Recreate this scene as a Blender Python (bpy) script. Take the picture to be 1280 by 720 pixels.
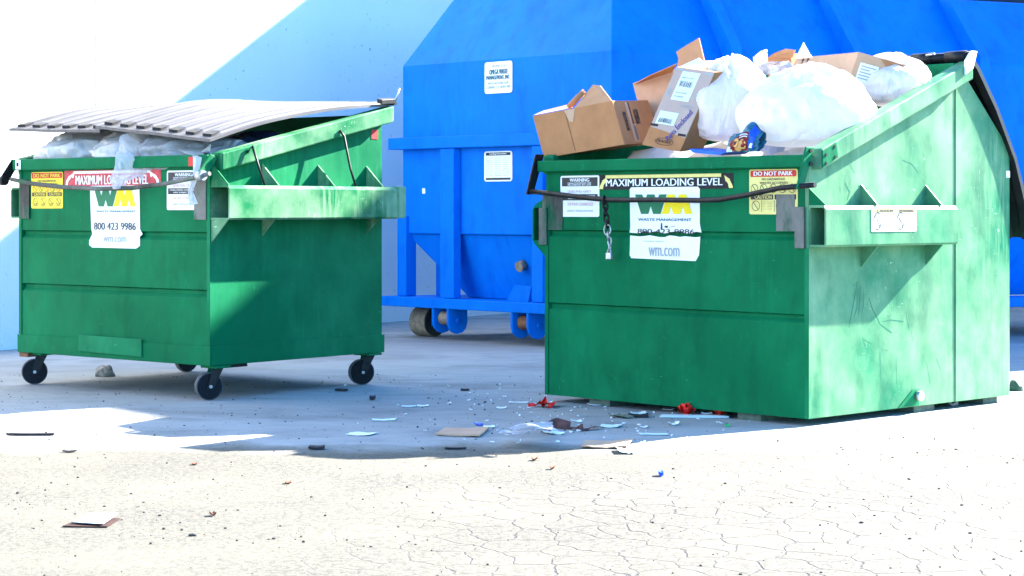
import bpy, bmesh, math, random
from mathutils import Vector, Matrix, noise

# ------------------------------------------------------------------ clearing
for o in list(bpy.data.objects):
    bpy.data.objects.remove(o, do_unlink=True)
SC = bpy.context.scene
COL = SC.collection
R = math.radians
random.seed(7)

# ------------------------------------------------------------------ camera, world, sun, exposure
CAM_H = 1.15
FPX = 2500.0            # focal length in pixels of the 1280 px wide photograph
HORIZ = 260.0           # image row of the horizon
cam_d = bpy.data.cameras.new("camera")
cam_d.sensor_width = 36.0
cam_d.lens = 36.0 * FPX / 1280.0
cam_d.shift_y = -(360.0 - HORIZ) / 1280.0
cam_d.clip_start = 0.1
cam_d.clip_end = 2000.0
cam = bpy.data.objects.new("camera", cam_d)
COL.objects.link(cam)
cam.location = (0, 0, CAM_H)
cam.rotation_euler = (R(90), 0, 0)
SC.camera = cam

SUN_AZ = 34.5           # degrees counter-clockwise from +X
SUN_EL = 32.25
world = bpy.data.worlds.new("World")
SC.world = world
world.use_nodes = True
wn = world.node_tree
wn.nodes.clear()
wo = wn.nodes.new("ShaderNodeOutputWorld")
wb = wn.nodes.new("ShaderNodeBackground")
ws = wn.nodes.new("ShaderNodeTexSky")
ws.sky_type = 'NISHITA'
ws.sun_disc = False
ws.sun_elevation = R(SUN_EL)
ws.sun_rotation = R(90.0 - SUN_AZ)
ws.altitude = 0.0
ws.air_density = 1.0
ws.dust_density = 0.3
ws.ozone_density = 2.0
wb.inputs["Strength"].default_value = 0.056
wt = wn.nodes.new("ShaderNodeMix")          # a clear, deep blue day: one even tint over the whole sky
wt.data_type = 'RGBA'; wt.blend_type = 'MULTIPLY'
wt.inputs[0].default_value = 1.0
wt.inputs[7].default_value = (0.56, 1.12, 1.60, 1.0)
wn.links.new(ws.outputs[0], wt.inputs[6])
wn.links.new(wt.outputs[2], wb.inputs[0])
wn.links.new(wb.outputs[0], wo.inputs[0])

sun_d = bpy.data.lights.new("sun", 'SUN')
sun_d.energy = 5.0
sun_d.angle = R(0.53)
sun_d.color = (1.0, 0.95, 0.86)
sun = bpy.data.objects.new("sun", sun_d)
COL.objects.link(sun)
SUN_DIR = Vector((math.cos(R(SUN_AZ)) * math.cos(R(SUN_EL)), math.sin(R(SUN_AZ)) * math.cos(R(SUN_EL)), math.sin(R(SUN_EL))))
sun.rotation_euler = SUN_DIR.to_track_quat('Z', 'Y').to_euler()
sun.location = (20, 15, 20)

SC.render.engine = 'CYCLES'
SC.view_settings.view_transform = 'Standard'
SC.view_settings.look = 'None'
SC.view_settings.exposure = 3.25
SC.view_settings.gamma = 1.0
SC.cycles.max_bounces = 8
SC.cycles.transparent_max_bounces = 16
SC.cycles.use_denoising = True

# ------------------------------------------------------------------ pixel <-> place
def P(px, py, Y):
    return Vector(((px - 640) / FPX * Y, Y, CAM_H - (py - HORIZ) / FPX * Y))

def G(px, py, z=0.0):
    Y = FPX * (CAM_H - z) / (py - HORIZ)
    return Vector(((px - 640) / FPX * Y, Y, z))

class Frame:
    """a body standing on the ground: origin at its near corner, x along its front, y into its depth"""
    def __init__(self, ox, oy, yaw, w, d):
        self.o = Vector((ox, oy, 0)); self.yaw = yaw; self.w = w; self.d = d
        a = R(yaw)
        self.ex = Vector((math.cos(a), math.sin(a), 0)); self.ey = Vector((-math.sin(a), math.cos(a), 0))
    def at_y(self, px, py, yl=0.0):          # pixel -> local point on the plane y = yl
        k = (px - 640) / FPX
        n = self.ey
        o = self.o + self.ey * yl
        Y = n.dot(o) / (n.x * k + n.y)
        w = P(px, py, Y)
        return self.to_local(w)
    def at_x(self, px, py, xl=0.0):
        k = (px - 640) / FPX
        n = self.ex
        o = self.o + self.ex * xl
        Y = n.dot(o) / (n.x * k + n.y)
        return self.to_local(P(px, py, Y))
    def to_local(self, w):
        v = w - self.o
        return Vector((v.dot(self.ex), v.dot(self.ey), w.z))
    def to_world(self, l):
        return self.o + self.ex * l[0] + self.ey * l[1] + Vector((0, 0, l[2]))

FR = Frame(1.559, 10.51, -45.9, 1.95, 1.93)      # the open dumpster
FL = Frame(-1.796, 11.90, -39.5, 1.84, 1.49)     # the dumpster on casters

# ------------------------------------------------------------------ materials
MATS = {}
def newmat(name):
    m = bpy.data.materials.new(name)
    m.use_nodes = True
    MATS[name] = m
    return m, m.node_tree, m.node_tree.nodes["Principled BSDF"]

def nd(nt, typ, **kw):
    n = nt.nodes.new(typ)
    for k, v in kw.items():
        if k.startswith("in_"):
            key = k[3:]
            n.inputs[int(key) if key.isdigit() else key].default_value = v
        else:
            setattr(n, k, v)
    return n

def c4(c):
    return (c[0], c[1], c[2], 1.0)

def noise_node(nt, vec, scale, detail=4.0, rough=0.55, mapscale=None, dist=0.0):
    src = vec
    if mapscale:
        mp = nd(nt, "ShaderNodeMapping")
        mp.inputs["Scale"].default_value = mapscale
        nt.links.new(vec, mp.inputs["Vector"])
        src = mp.outputs[0]
    n = nd(nt, "ShaderNodeTexNoise")
    n.inputs["Scale"].default_value = scale
    n.inputs["Detail"].default_value = detail
    n.inputs["Roughness"].default_value = rough
    n.inputs["Distortion"].default_value = dist
    nt.links.new(src, n.inputs["Vector"])
    return n.outputs["Fac"]

def ramp(nt, fac, lo, hi, a=(0, 0, 0), b=(1, 1, 1)):
    r = nd(nt, "ShaderNodeValToRGB")
    r.color_ramp.elements[0].position = lo
    r.color_ramp.elements[1].position = hi
    r.color_ramp.elements[0].color = c4(a)
    r.color_ramp.elements[1].color = c4(b)
    nt.links.new(fac, r.inputs[0])
    return r.outputs[0]

def mixc(nt, fac, a, b, mode='MIX'):
    m = nd(nt, "ShaderNodeMix", data_type='RGBA', blend_type=mode)
    for sock, v in ((0, fac), (6, a), (7, b)):
        if isinstance(v, (int, float)):
            m.inputs[sock].default_value = v
        elif isinstance(v, (tuple, list)):
            m.inputs[sock].default_value = c4(v)
        else:
            nt.links.new(v, m.inputs[sock])
    return m.outputs[2]

def mathn(nt, op, a, b=0.0, clamp=False):
    m = nd(nt, "ShaderNodeMath", operation=op, use_clamp=clamp)
    for i, v in ((0, a), (1, b)):
        if isinstance(v, (int, float)):
            m.inputs[i].default_value = v
        else:
            nt.links.new(v, m.inputs[i])
    return m.outputs[0]

def objvec(nt):
    return nd(nt, "ShaderNodeTexCoord").outputs["Object"]

def bump(nt, bsdf, h, strength=0.3, dist=0.01):
    b = nd(nt, "ShaderNodeBump")
    b.inputs["Strength"].default_value = strength
    b.inputs["Distance"].default_value = dist
    nt.links.new(h, b.inputs["Height"])
    nt.links.new(b.outputs[0], bsdf.inputs["Normal"])

def paint(name, base, chalk, dark, rough=0.5, *a, spec=0.05, **k):
    m = paint_(name, base, chalk, dark, rough, *a, **k)
    m.node_tree.nodes["Principled BSDF"].inputs["Specular IOR Level"].default_value = spec
    return m

def paint_(name, base, chalk, dark, rough=0.5, chalk_amt=0.5, scratch=0.5, rust=0.2, seed=0.0, dents=0.25, lo=0.42, hi=0.72, dkamt=0.45):
    m, nt, b = newmat(name)
    v0 = objvec(nt)
    ad = nd(nt, "ShaderNodeVectorMath", operation='ADD')
    ad.inputs[1].default_value = (seed, seed * 1.7, seed * 0.6)
    nt.links.new(v0, ad.inputs[0]); v = ad.outputs[0]
    cloud = noise_node(nt, v, 1.6, 6, 0.6)
    streak = noise_node(nt, v, 7.0, 5, 0.6, (3.2, 3.2, 0.35))
    fine = noise_node(nt, v, 55.0, 4, 0.7, (1, 1, 0.5))
    cm = mathn(nt, 'MULTIPLY', ramp(nt, cloud, lo, hi), chalk_amt)
    sm = mathn(nt, 'MULTIPLY', mathn(nt, 'MULTIPLY', ramp(nt, streak, 0.48, 0.74), ramp(nt, noise_node(nt, v, 1.1, 3, 0.5), 0.42, 0.6)), chalk_amt * 0.9)
    col = mixc(nt, cm, base, chalk)
    col = mixc(nt, sm, col, chalk)
    dk = mathn(nt, 'MULTIPLY', ramp(nt, noise_node(nt, v, 4.5, 6, 0.62, (1.6, 1.6, 0.7)), 0.5, 0.66 if dkamt > .6 else 0.75), dkamt)
    col = mixc(nt, dk, col, dark)
    # scratches: thin stretched noise in two slants
    s1 = noise_node(nt, v, 9.0, 3, 0.7, (14, 14, 1.2), 0.6)
    s2 = noise_node(nt, v, 7.0, 3, 0.7, (2.0, 2.0, 11), 0.9)
    patch = ramp(nt, noise_node(nt, v, 2.6, 3, 0.5), 0.48, 0.62)
    sc = mathn(nt, 'ADD', ramp(nt, s1, 0.68, 0.71), ramp(nt, s2, 0.69, 0.72), True)
    sc = mathn(nt, 'MULTIPLY', mathn(nt, 'MULTIPLY', sc, patch), scratch)
    col = mixc(nt, sc, col, tuple(min(1, c * 1.7 + 0.05) for c in chalk))
    rs = mathn(nt, 'MULTIPLY', ramp(nt, noise_node(nt, v, 13.0, 5, 0.7), 0.70, 0.76), rust)
    col = mixc(nt, rs, col, (0.10, 0.045, 0.025))
    nt.links.new(col, b.inputs["Base Color"])
    rr = nd(nt, "ShaderNodeMapRange")
    rr.inputs[3].default_value = rough - 0.1; rr.inputs[4].default_value = rough + 0.18
    nt.links.new(streak, rr.inputs[0]); nt.links.new(rr.outputs[0], b.inputs["Roughness"])
    h = mathn(nt, 'ADD', mathn(nt, 'MULTIPLY', noise_node(nt, v, 2.2, 2, 0.4), 6.0 * dents), mathn(nt, 'MULTIPLY', fine, 0.12))
    bump(nt, b, h, 0.35, 0.02)
    return m

def plain(name, base, rough=0.6, metal=0.0, var=0.25, scale=20.0, bmp=0.15, spec=0.18):
    m, nt, b = newmat(name)
    v = objvec(nt)
    n = noise_node(nt, v, scale, 5, 0.6)
    col = mixc(nt, ramp(nt, n, 0.3, 0.75), tuple(c * (1 - var) for c in base), tuple(min(1, c * (1 + var * 0.6)) for c in base))
    nt.links.new(col, b.inputs["Base Color"])
    b.inputs["Roughness"].default_value = rough
    b.inputs["Metallic"].default_value = metal
    if spec is not None:
        b.inputs["Specular IOR Level"].default_value = spec
    if bmp:
        bump(nt, b, n, bmp, 0.005)
    return m

def flat(name, base, rough=0.55):
    m, nt, b = newmat(name)
    b.inputs["Base Color"].default_value = c4(base)
    b.inputs["Roughness"].default_value = rough
    return m

GREEN = paint("green_paint", (0.0006, 0.112, 0.041), (0.006, 0.21, 0.08), (0.0006, 0.055, 0.024), 0.55, 0.5, 0.75, 0.6)
GREEN2 = paint("green_paint_worn", (0.0008, 0.122, 0.045), (0.02, 0.24, 0.10), (0.006, 0.08, 0.04), 0.5, 0.6, 0.6, 0.35, 11.3, 0.5)
GREENS = paint("green_paint_scuffed_sunlit", (0.001, 0.125, 0.042), (0.34, 0.50, 0.30), (0.006, 0.08, 0.04), 0.5, 0.8, 1.0, 0.4, 4.1, 0.6)  # scuffs, with the chalk whitened to imitate sun on pocket and flange
GREENR = paint("green_paint_dusty_sunlit", (0.002, 0.145, 0.066), (0.30, 0.45, 0.25), (0.002, 0.08, 0.04), 0.42, 0.55, 0.7, 0.2, 17.9, 0.8, lo=0.30, hi=0.62)  # dust, with extra pale chalk standing in for sun on the right side
BLUE = paint("blue_paint", (0.0006, 0.138, 0.60), (0.003, 0.21, 0.72), (0.0006, 0.065, 0.42), 0.42, 0.35, 0.2, 0.15, 3.0, 0.5)
BAREM = paint("worn_bare_metal", (0.05, 0.048, 0.042), (0.22, 0.21, 0.185), (0.002, 0.075, 0.035), 0.5, 0.9, 0.9, 0.7, 8.0, 0.2, dkamt=0.95)
DARKM = plain("dark_steel", (0.030, 0.028, 0.028), 0.45, 0.6, 0.4, 30)
GALV = plain("galvanised_steel", (0.42, 0.43, 0.44), 0.4, 0.8, 0.3, 40)
RUSTM = plain("rusty_steel", (0.20, 0.10, 0.055), 0.8, 0.2, 0.5, 35)
TANM = plain("dusty_worn_steel", (0.30, 0.24, 0.17), 0.8, 0.1, 0.4, 25)
RUBBER = plain("black_rubber", (0.010, 0.010, 0.013), 0.7, 0, 0.4, 40)
TREAD = plain("grey_worn_rubber", (0.10, 0.10, 0.105), 0.85, 0, 0.3, 60)
BLACKP = plain("black_plastic", (0.014, 0.014, 0.016), 0.42, 0, 0.5, 6)
VOID = flat("dark_hollow", (0.008, 0.008, 0.009), 0.9)  # near-black colour stands for the shade inside pockets, slots and holes
WHITE = plain("white_vinyl", (0.80, 0.80, 0.78), 0.5, 0, 0.05, 30, 0.03)
YELLOW = plain("yellow_vinyl", (0.80, 0.62, 0.05), 0.5, 0, 0.12, 30, 0.03)
PALEYEL = plain("pale_yellow_vinyl", (0.78, 0.66, 0.22), 0.5, 0, 0.12, 30, 0.03)
LOGOY = plain("yellow_print", (0.85, 0.62, 0.01), 0.5, 0, 0.05, 30, 0)
LOGOG = plain("green_print", (0.01, 0.16, 0.07), 0.5, 0, 0.1, 30, 0)
RED = plain("red_vinyl", (0.62, 0.035, 0.03), 0.5, 0, 0.15, 30, 0.03)
FADERED = plain("faded_red_vinyl", (0.60, 0.07, 0.08), 0.55, 0, 0.3, 30, 0.03)
INK = flat("black_print", (0.012, 0.014, 0.018), 0.6)
GINK = flat("grey_print", (0.30, 0.32, 0.33), 0.6)
PINK = flat("faded_pink_print", (0.62, 0.36, 0.40), 0.6)
TEALINK = flat("teal_print", (0.02, 0.10, 0.14), 0.6)
PURPLEINK = flat("violet_print", (0.03, 0.02, 0.20), 0.6)
CARD = plain("brown_cardboard", (0.41, 0.185, 0.08), 0.85, 0, 0.16, 9, 0.08)
CARDIN = plain("raw_cardboard_inside", (0.46, 0.235, 0.12), 0.88, 0, 0.16, 12, 0.08)
CARDPALE = plain("pale_cardboard", (0.50, 0.31, 0.20), 0.85, 0, 0.14, 9, 0.08)
GREYBAG = plain("grey_plastic_wrap", (0.40, 0.30, 0.26), 0.4, 0, 0.10, 7, 0.1)
PAPER = plain("white_paper", (0.78, 0.78, 0.76), 0.8, 0, 0.06, 20, 0.05)
BLUEPAPER = plain("pale_blue_paper", (0.62, 0.70, 0.69), 0.7, 0, 0.06, 20, 0.02)
BROWNP = plain("brown_wrapper", (0.11, 0.05, 0.045), 0.7, 0, 0.4, 20)
DARKBR = plain("dark_brown_card", (0.035, 0.014, 0.011), 0.8, 0, 0.3, 20)
DARKP = plain("dark_scrap", (0.025, 0.022, 0.025), 0.7, 0, 0.4, 20)
REDRIB = plain("red_ribbon", (0.75, 0.02, 0.015), 0.35, 0, 0.2, 40)
BLUEP = plain("bright_blue_scrap", (0.02, 0.09, 0.65), 0.5, 0, 0.3, 40)
BLUEC = plain("blue_card", (0.03, 0.16, 0.70), 0.5, 0, 0.3, 20)
GREENP = plain("green_scrap", (0.03, 0.45, 0.12), 0.5, 0, 0.3, 20)
STONE = plain("grey_stone", (0.26, 0.25, 0.24), 0.9, 0, 0.4, 30, 0.5)
WOODC = plain("weathered_wood", (0.10, 0.13, 0.10), 0.85, 0, 0.4, 15, 0.3)
LEAF = plain("dry_leaf", (0.14, 0.05, 0.025), 0.8, 0, 0.4, 30)
GRAVEL = plain("dark_grit", (0.10, 0.085, 0.075), 0.9, 0, 0.6, 3, 0)

def lid_mat():
    m, nt, b = newmat("grey_lid_plastic")
    v = objvec(nt)
    st = noise_node(nt, v, 6.0, 5, 0.6, (6, 0.35, 1))
    col = mixc(nt, ramp(nt, st, 0.35, 0.7), (0.036, 0.033, 0.036), (0.088, 0.082, 0.084))
    spots = ramp(nt, noise_node(nt, v, 60, 3, 0.6), 0.66, 0.72)
    col = mixc(nt, mathn(nt, 'MULTIPLY', spots, 0.6), col, (0.04, 0.035, 0.04))
    nt.links.new(col, b.inputs["Base Color"])
    b.inputs["Roughness"].default_value = 0.5
    bump(nt, b, st, 0.1, 0.004)
    return m
LIDM = lid_mat()

def bag_mat(name, col, trans, rough=0.35, clear=0.0):
    m, nt, b = newmat(name)
    v = objvec(nt)
    b.inputs["Base Color"].default_value = c4(col)
    b.inputs["Roughness"].default_value = rough
    w1 = noise_node(nt, v, 6.0, 3, 0.5, (1, 1, 0.55), 1.4)
    w2 = noise_node(nt, v, 30.0, 3, 0.6, (1, 1, 0.4), 0.8)
    rid = mathn(nt, 'ABSOLUTE', mathn(nt, 'SUBTRACT', w1, 0.5))
    rid = mathn(nt, 'ADD', mathn(nt, 'MULTIPLY', rid, 2.0), mathn(nt, 'MULTIPLY', w2, 0.10))
    bp = nd(nt, "ShaderNodeBump"); bp.inputs["Strength"].default_value = 0.45; bp.inputs["Distance"].default_value = 0.03
    nt.links.new(rid, bp.inputs["Height"]); nt.links.new(bp.outputs[0], b.inputs["Normal"])
    out = nt.nodes["Material Output"]
    tr = nd(nt, "ShaderNodeBsdfTranslucent"); tr.inputs[0].default_value = c4(col)
    nt.links.new(bp.outputs[0], tr.inputs["Normal"])
    mx = nd(nt, "ShaderNodeMixShader"); mx.inputs[0].default_value = trans
    nt.links.new(b.outputs[0], mx.inputs[1]); nt.links.new(tr.outputs[0], mx.inputs[2])
    last = mx.outputs[0]
    if clear:
        tp = nd(nt, "ShaderNodeBsdfTransparent")
        f = nd(nt, "ShaderNodeMapRange")
        f.inputs[1].default_value = 0.05; f.inputs[2].default_value = 0.55
        f.inputs[3].default_value = clear; f.inputs[4].default_value = clear * 0.35
        nt.links.new(rid, f.inputs[0])
        m2 = nd(nt, "ShaderNodeMixShader")
        nt.links.new(f.outputs[0], m2.inputs[0]); nt.links.new(last, m2.inputs[1]); nt.links.new(tp.outputs[0], m2.inputs[2])
        last = m2.outputs[0]
    nt.links.new(last, out.inputs["Surface"])
    return m
BAGM = bag_mat("white_bag_film", (0.82, 0.80, 0.79), 0.45)
FILMM = bag_mat("clear_film", (0.72, 0.73, 0.76), 0.4, 0.2, 0.45)
SHADEBAG = bag_mat("shade_blue_bag_film", (0.03, 0.045, 0.10), 0.2)  # dark blue colour stands for the shade under the lid

def ground_mat():
    m, nt, b = newmat("ground_concrete")
    v = objvec(nt)
    big = noise_node(nt, v, 0.5, 5, 0.6)
    mid = noise_node(nt, v, 3.0, 6, 0.65, (1, 2.2, 1))
    grain = noise_node(nt, v, 70.0, 4, 0.75)
    grit = noise_node(nt, v, 62.0, 4, 0.8)
    col = mixc(nt, ramp(nt, big, 0.35, 0.65), (0.255, 0.255, 0.245), (0.33, 0.33, 0.315))
    col = mixc(nt, mathn(nt, 'MULTIPLY', ramp(nt, mid, 0.45, 0.75), 0.5), col, (0.175, 0.18, 0.175))
    col = mixc(nt, mathn(nt, 'MULTIPLY', ramp(nt, grain, 0.52, 0.72), 0.45), col, (0.17, 0.16, 0.15))
    stain = ramp(nt, noise_node(nt, v, 0.75, 6, 0.7, (1, 1.6, 1), 0.4), 0.50, 0.66)
    col = mixc(nt, mathn(nt, 'MULTIPLY', stain, 0.6), col, (0.115, 0.118, 0.115))
    # worn coarse patches with dark aggregate showing
    sep = nd(nt, "ShaderNodeSeparateXYZ"); nt.links.new(v, sep.inputs[0])
    near = nd(nt, "ShaderNodeMapRange"); near.inputs[1].default_value = 9.9; near.inputs[2].default_value = 9.35
    wob = mathn(nt, 'ADD', sep.outputs[1], mathn(nt, 'MULTIPLY', noise_node(nt, v, 1.4, 5, 0.7), 1.2))
    wob = mathn(nt, 'SUBTRACT', wob, 0.6)
    nt.links.new(wob, near.inputs[0])
    asph = mixc(nt, ramp(nt, noise_node(nt, v, 0.9, 5, 0.65), 0.4, 0.62), (0.115, 0.105, 0.070), (0.084, 0.077, 0.053))
    asph = mixc(nt, mathn(nt, 'MULTIPLY', ramp(nt, grain, 0.5, 0.7), 0.3), asph, (0.08, 0.075, 0.065))
    col = mixc(nt, near.outputs[0], col, asph)
    patch = mathn(nt, 'MULTIPLY', ramp(nt, noise_node(nt, v, 1.1, 5, 0.65), 0.36, 0.62, (0.45, 0.45, 0.45)), near.outputs[0])
    specks = mathn(nt, 'MULTIPLY', ramp(nt, grit, 0.53, 0.60), patch)
    col = mixc(nt, mathn(nt, 'MULTIPLY', patch, 0.8), col, (0.070, 0.064, 0.049))
    grit2 = ramp(nt, noise_node(nt, v, 30.0, 5, 0.8), 0.53, 0.58)
    specks = mathn(nt, 'MAXIMUM', specks, mathn(nt, 'MULTIPLY', grit2, patch))
    col = mixc(nt, mathn(nt, 'MULTIPLY', specks, 0.85), col, (0.022, 0.019, 0.017))
    # alligator cracking in the near pavement
    wv = nd(nt, "ShaderNodeVectorMath", operation='ADD')
    nz = nd(nt, "ShaderNodeTexNoise"); nz.inputs["Scale"].default_value = 3.0; nz.inputs["Detail"].default_value = 4
    nt.links.new(v, nz.inputs["Vector"])
    sc = nd(nt, "ShaderNodeVectorMath", operation='SCALE'); sc.inputs["Scale"].default_value = 0.22
    nt.links.new(nz.outputs["Color"], sc.inputs[0])
    nt.links.new(v, wv.inputs[0]); nt.links.new(sc.outputs[0], wv.inputs[1])
    mp = nd(nt, "ShaderNodeMapping"); mp.inputs["Rotation"].default_value = (0, 0, R(28)); mp.inputs["Scale"].default_value = (6.2, 4.6, 1)
    nt.links.new(wv.outputs[0], mp.inputs["Vector"])
    vo = nd(nt, "ShaderNodeTexVoronoi", feature='DISTANCE_TO_EDGE', voronoi_dimensions='2D')
    vo.inputs["Scale"].default_value = 1.0
    nt.links.new(mp.outputs[0], vo.inputs["Vector"])
    crack = ramp(nt, vo.outputs["Distance"], 0.012, 0.038, (1, 1, 1), (0, 0, 0))
    nearx = nd(nt, "ShaderNodeMapRange"); nearx.inputs[1].default_value = -0.9; nearx.inputs[2].default_value = 0.3
    nt.links.new(sep.outputs[0], nearx.inputs[0])
    neary = nd(nt, "ShaderNodeMapRange"); neary.inputs[1].default_value = 9.0; neary.inputs[2].default_value = 8.0
    nt.links.new(sep.outputs[1], neary.inputs[0])
    brk = ramp(nt, noise_node(nt, v, 1.9, 3, 0.6), 0.30, 0.46)
    cm = mathn(nt, 'MULTIPLY', mathn(nt, 'MULTIPLY', crack, nearx.outputs[0]), mathn(nt, 'MULTIPLY', neary.outputs[0], brk))
    col = mixc(nt, mathn(nt, 'MULTIPLY', cm, 0.92), col, (0.035, 0.03, 0.028))
    nt.links.new(col, b.inputs["Base Color"])
    b.inputs["Roughness"].default_value = 0.9
    h = mathn(nt, 'SUBTRACT', mathn(nt, 'ADD', mathn(nt, 'MULTIPLY', grain, 0.5), mathn(nt, 'MULTIPLY', mid, 0.6)), mathn(nt, 'MULTIPLY', cm, 1.2))
    h = mathn(nt, 'ADD', h, mathn(nt, 'MULTIPLY', specks, 0.3))
    bump(nt, b, h, 0.55, 0.012)
    return m
GROUND = ground_mat()

def stucco_mat():
    m, nt, b = newmat("white_stucco")
    v = objvec(nt)
    n1 = noise_node(nt, v, 0.7, 5, 0.6, (1, 1, 0.6))
    n2 = noise_node(nt, v, 45.0, 4, 0.7)
    pits = ramp(nt, noise_node(nt, v, 26.0, 3, 0.7), 0.66, 0.71)
    area = ramp(nt, noise_node(nt, v, 1.3, 2, 0.5), 0.42, 0.6)
    col = mixc(nt, ramp(nt, n1, 0.35, 0.7), (0.80, 0.77, 0.74), (0.74, 0.72, 0.70))
    col = mixc(nt, mathn(nt, 'MULTIPLY', mathn(nt, 'MULTIPLY', pits, area), 0.9), col, (0.055, 0.055, 0.065))
    nt.links.new(col, b.inputs["Base Color"])
    b.inputs["Roughness"].default_value = 0.9
    bump(nt, b, mathn(nt, 'ADD', n2, mathn(nt, 'MULTIPLY', n1, 1.5)), 0.3, 0.01)
    return m
STUCCO = stucco_mat()
JOINT = plain("joint_sealant", (0.30, 0.31, 0.34), 0.9, 0, 0.2, 8, 0)
DARKGLASS = plain("dark_window_glass", (0.012, 0.03, 0.06), 0.15, 0, 0.2, 1, 0)

# ------------------------------------------------------------------ mesh building
class MB:
    def __init__(self):
        self.v = []; self.f = []; self.sm = []
    def add(self, vs, fs, smooth=False):
        o = len(self.v)
        self.v += [tuple(x) for x in vs]
        self.f += [tuple(i + o for i in f) for f in fs]
        self.sm += [smooth] * len(fs)
        return self
    def box(self, x0, x1, y0, y1, z0, z1):
        vs = [(x, y, z) for z in (z0, z1) for y in (y0, y1) for x in (x0, x1)]
        return self.add(vs, [(0, 2, 3, 1), (4, 5, 7, 6), (0, 1, 5, 4), (2, 6, 7, 3), (0, 4, 6, 2), (1, 3, 7, 5)])
    def hexa(self, a, b):                       # two matching rings
        n = len(a)
        fs = [tuple(range(n))[::-1], tuple(range(n, 2 * n))]
        fs += [(i, (i + 1) % n, n + (i + 1) % n, n + i) for i in range(n)]
        return self.add(list(a) + list(b), fs)
    def prism(self, ring, off):
        off = Vector(off)
        return self.hexa([Vector(p) for p in ring], [Vector(p) + off for p in ring])
    def tube(self, path, r, seg=8, cap=True):
        path = [Vector(p) for p in path]
        n = len(path)
        vs = []; fs = []
        up = Vector((0.13, 0.21, 0.97))
        for i, p in enumerate(path):
            t = (path[min(i + 1, n - 1)] - path[max(i - 1, 0)]).normalized()
            if abs(t.dot(up)) > 0.95: up = Vector((1, 0.1, 0.05))
            a = t.cross(up).normalized(); b2 = t.cross(a).normalized()
            rr = r[i] if isinstance(r, (list, tuple)) else r
            for k in range(seg):
                an = 2 * math.pi * k / seg
                vs.append(p + a * math.cos(an) * rr + b2 * math.sin(an) * rr)
        for i in range(n - 1):
            for k in range(seg):
                k2 = (k + 1) % seg
                fs.append((i * seg + k, i * seg + k2, (i + 1) * seg + k2, (i + 1) * seg + k))
        self.add(vs, fs, True)
        if cap:
            self.add(vs[:seg], [tuple(range(seg))[::-1]])
            self.add(vs[-seg:], [tuple(range(seg))])
        return self
    def cyl(self, c, axis, r, h, seg=20, r2=None):
        c = Vector(c); ax = Vector(axis).normalized()
        return self.tube([c - ax * h / 2, c + ax * h / 2], [r, r if r2 is None else r2], seg)
    def lathe(self, c, axis, prof, seg=24):     # prof: (offset along axis, radius)
        c = Vector(c); ax = Vector(axis).normalized()
        ref = Vector((0, 0, 1)) if abs(ax.z) < 0.9 else Vector((1, 0, 0))
        a = ax.cross(ref).normalized(); b2 = ax.cross(a).normalized()
        vs = []; fs = []
        n = len(prof)
        for (t, r) in prof:
            for k in range(seg):
                an = 2 * math.pi * k / seg
                vs.append(c + ax * t + (a * math.cos(an) + b2 * math.sin(an)) * r)
        for i in range(n - 1):
            for k in range(seg):
                k2 = (k + 1) % seg
                fs.append((i * seg + k, i * seg + k2, (i + 1) * seg + k2, (i + 1) * seg + k))
        fs.append(tuple(range(seg))[::-1]); fs.append(tuple(range((n - 1) * seg, n * seg)))
        return self.add(vs, fs, False)
    def grid(self, fn, nu, nv, thick=None, smooth=True):
        """fn(u, v) -> point; closed slab of the given thickness (a vector) or a single sheet"""
        pts = [Vector(fn(i / nu, j / nv)) for j in range(nv + 1) for i in range(nu + 1)]
        w = nu + 1
        q = [(j * w + i, j * w + i + 1, (j + 1) * w + i + 1, (j + 1) * w + i) for j in range(nv) for i in range(nu)]
        self.add(pts, q, smooth)
        if thick is not None:
            th = Vector(thick)
            low = [p - th for p in pts]
            self.add(low, [tuple(reversed(f)) for f in q], smooth)
            edge = [i for i in range(w)] + [j * w + nu for j in range(1, nv + 1)] + [nv * w + i for i in range(nu - 1, -1, -1)] + [j * w for j in range(nv - 1, 0, -1)]
            m = len(edge)
            ev = [pts[i] for i in edge] + [low[i] for i in edge]
            self.add(ev, [(k, m + k, m + (k + 1) % m, (k + 1) % m) for k in range(m)])
        return self
    def build(self, name, mat, parent=None, bevel=0.0, loc=None, fix=True):
        vs = self.v
        if loc is not None:
            L = Vector(loc); vs = [tuple(Vector(p) - L) for p in vs]
        me = bpy.data.meshes.new(name)
        me.from_pydata(vs, [], self.f)
        me.polygons.foreach_set("use_smooth", self.sm)
        if fix:
            bm = bmesh.new(); bm.from_mesh(me)
            bmesh.ops.remove_doubles(bm, verts=bm.verts, dist=1e-6)
            bmesh.ops.recalc_face_normals(bm, faces=bm.faces)
            bm.to_mesh(me); bm.free()
        me.materials.append(mat)
        o = bpy.data.objects.new(name, me)
        COL.objects.link(o)
        if loc is not None: o.location = loc
        if parent is not None: o.parent = parent
        if bevel:
            bv = o.modifiers.new("bevel", 'BEVEL')
            bv.width = bevel; bv.segments = 2; bv.limit_method = 'ANGLE'; bv.angle_limit = R(35)
        return o

def tag(o, label=None, cat=None, group=None, kind=None):
    if label: o["label"] = label
    if cat: o["category"] = cat
    if group: o["group"] = group
    if kind: o["kind"] = kind
    return o

def empty(name, loc, yaw=0.0, **kw):
    o = bpy.data.objects.new(name, None)
    o.empty_display_size = 0.2
    COL.objects.link(o)
    o.location = loc; o.rotation_euler = (0, 0, R(yaw))
    return tag(o, **kw)

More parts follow.
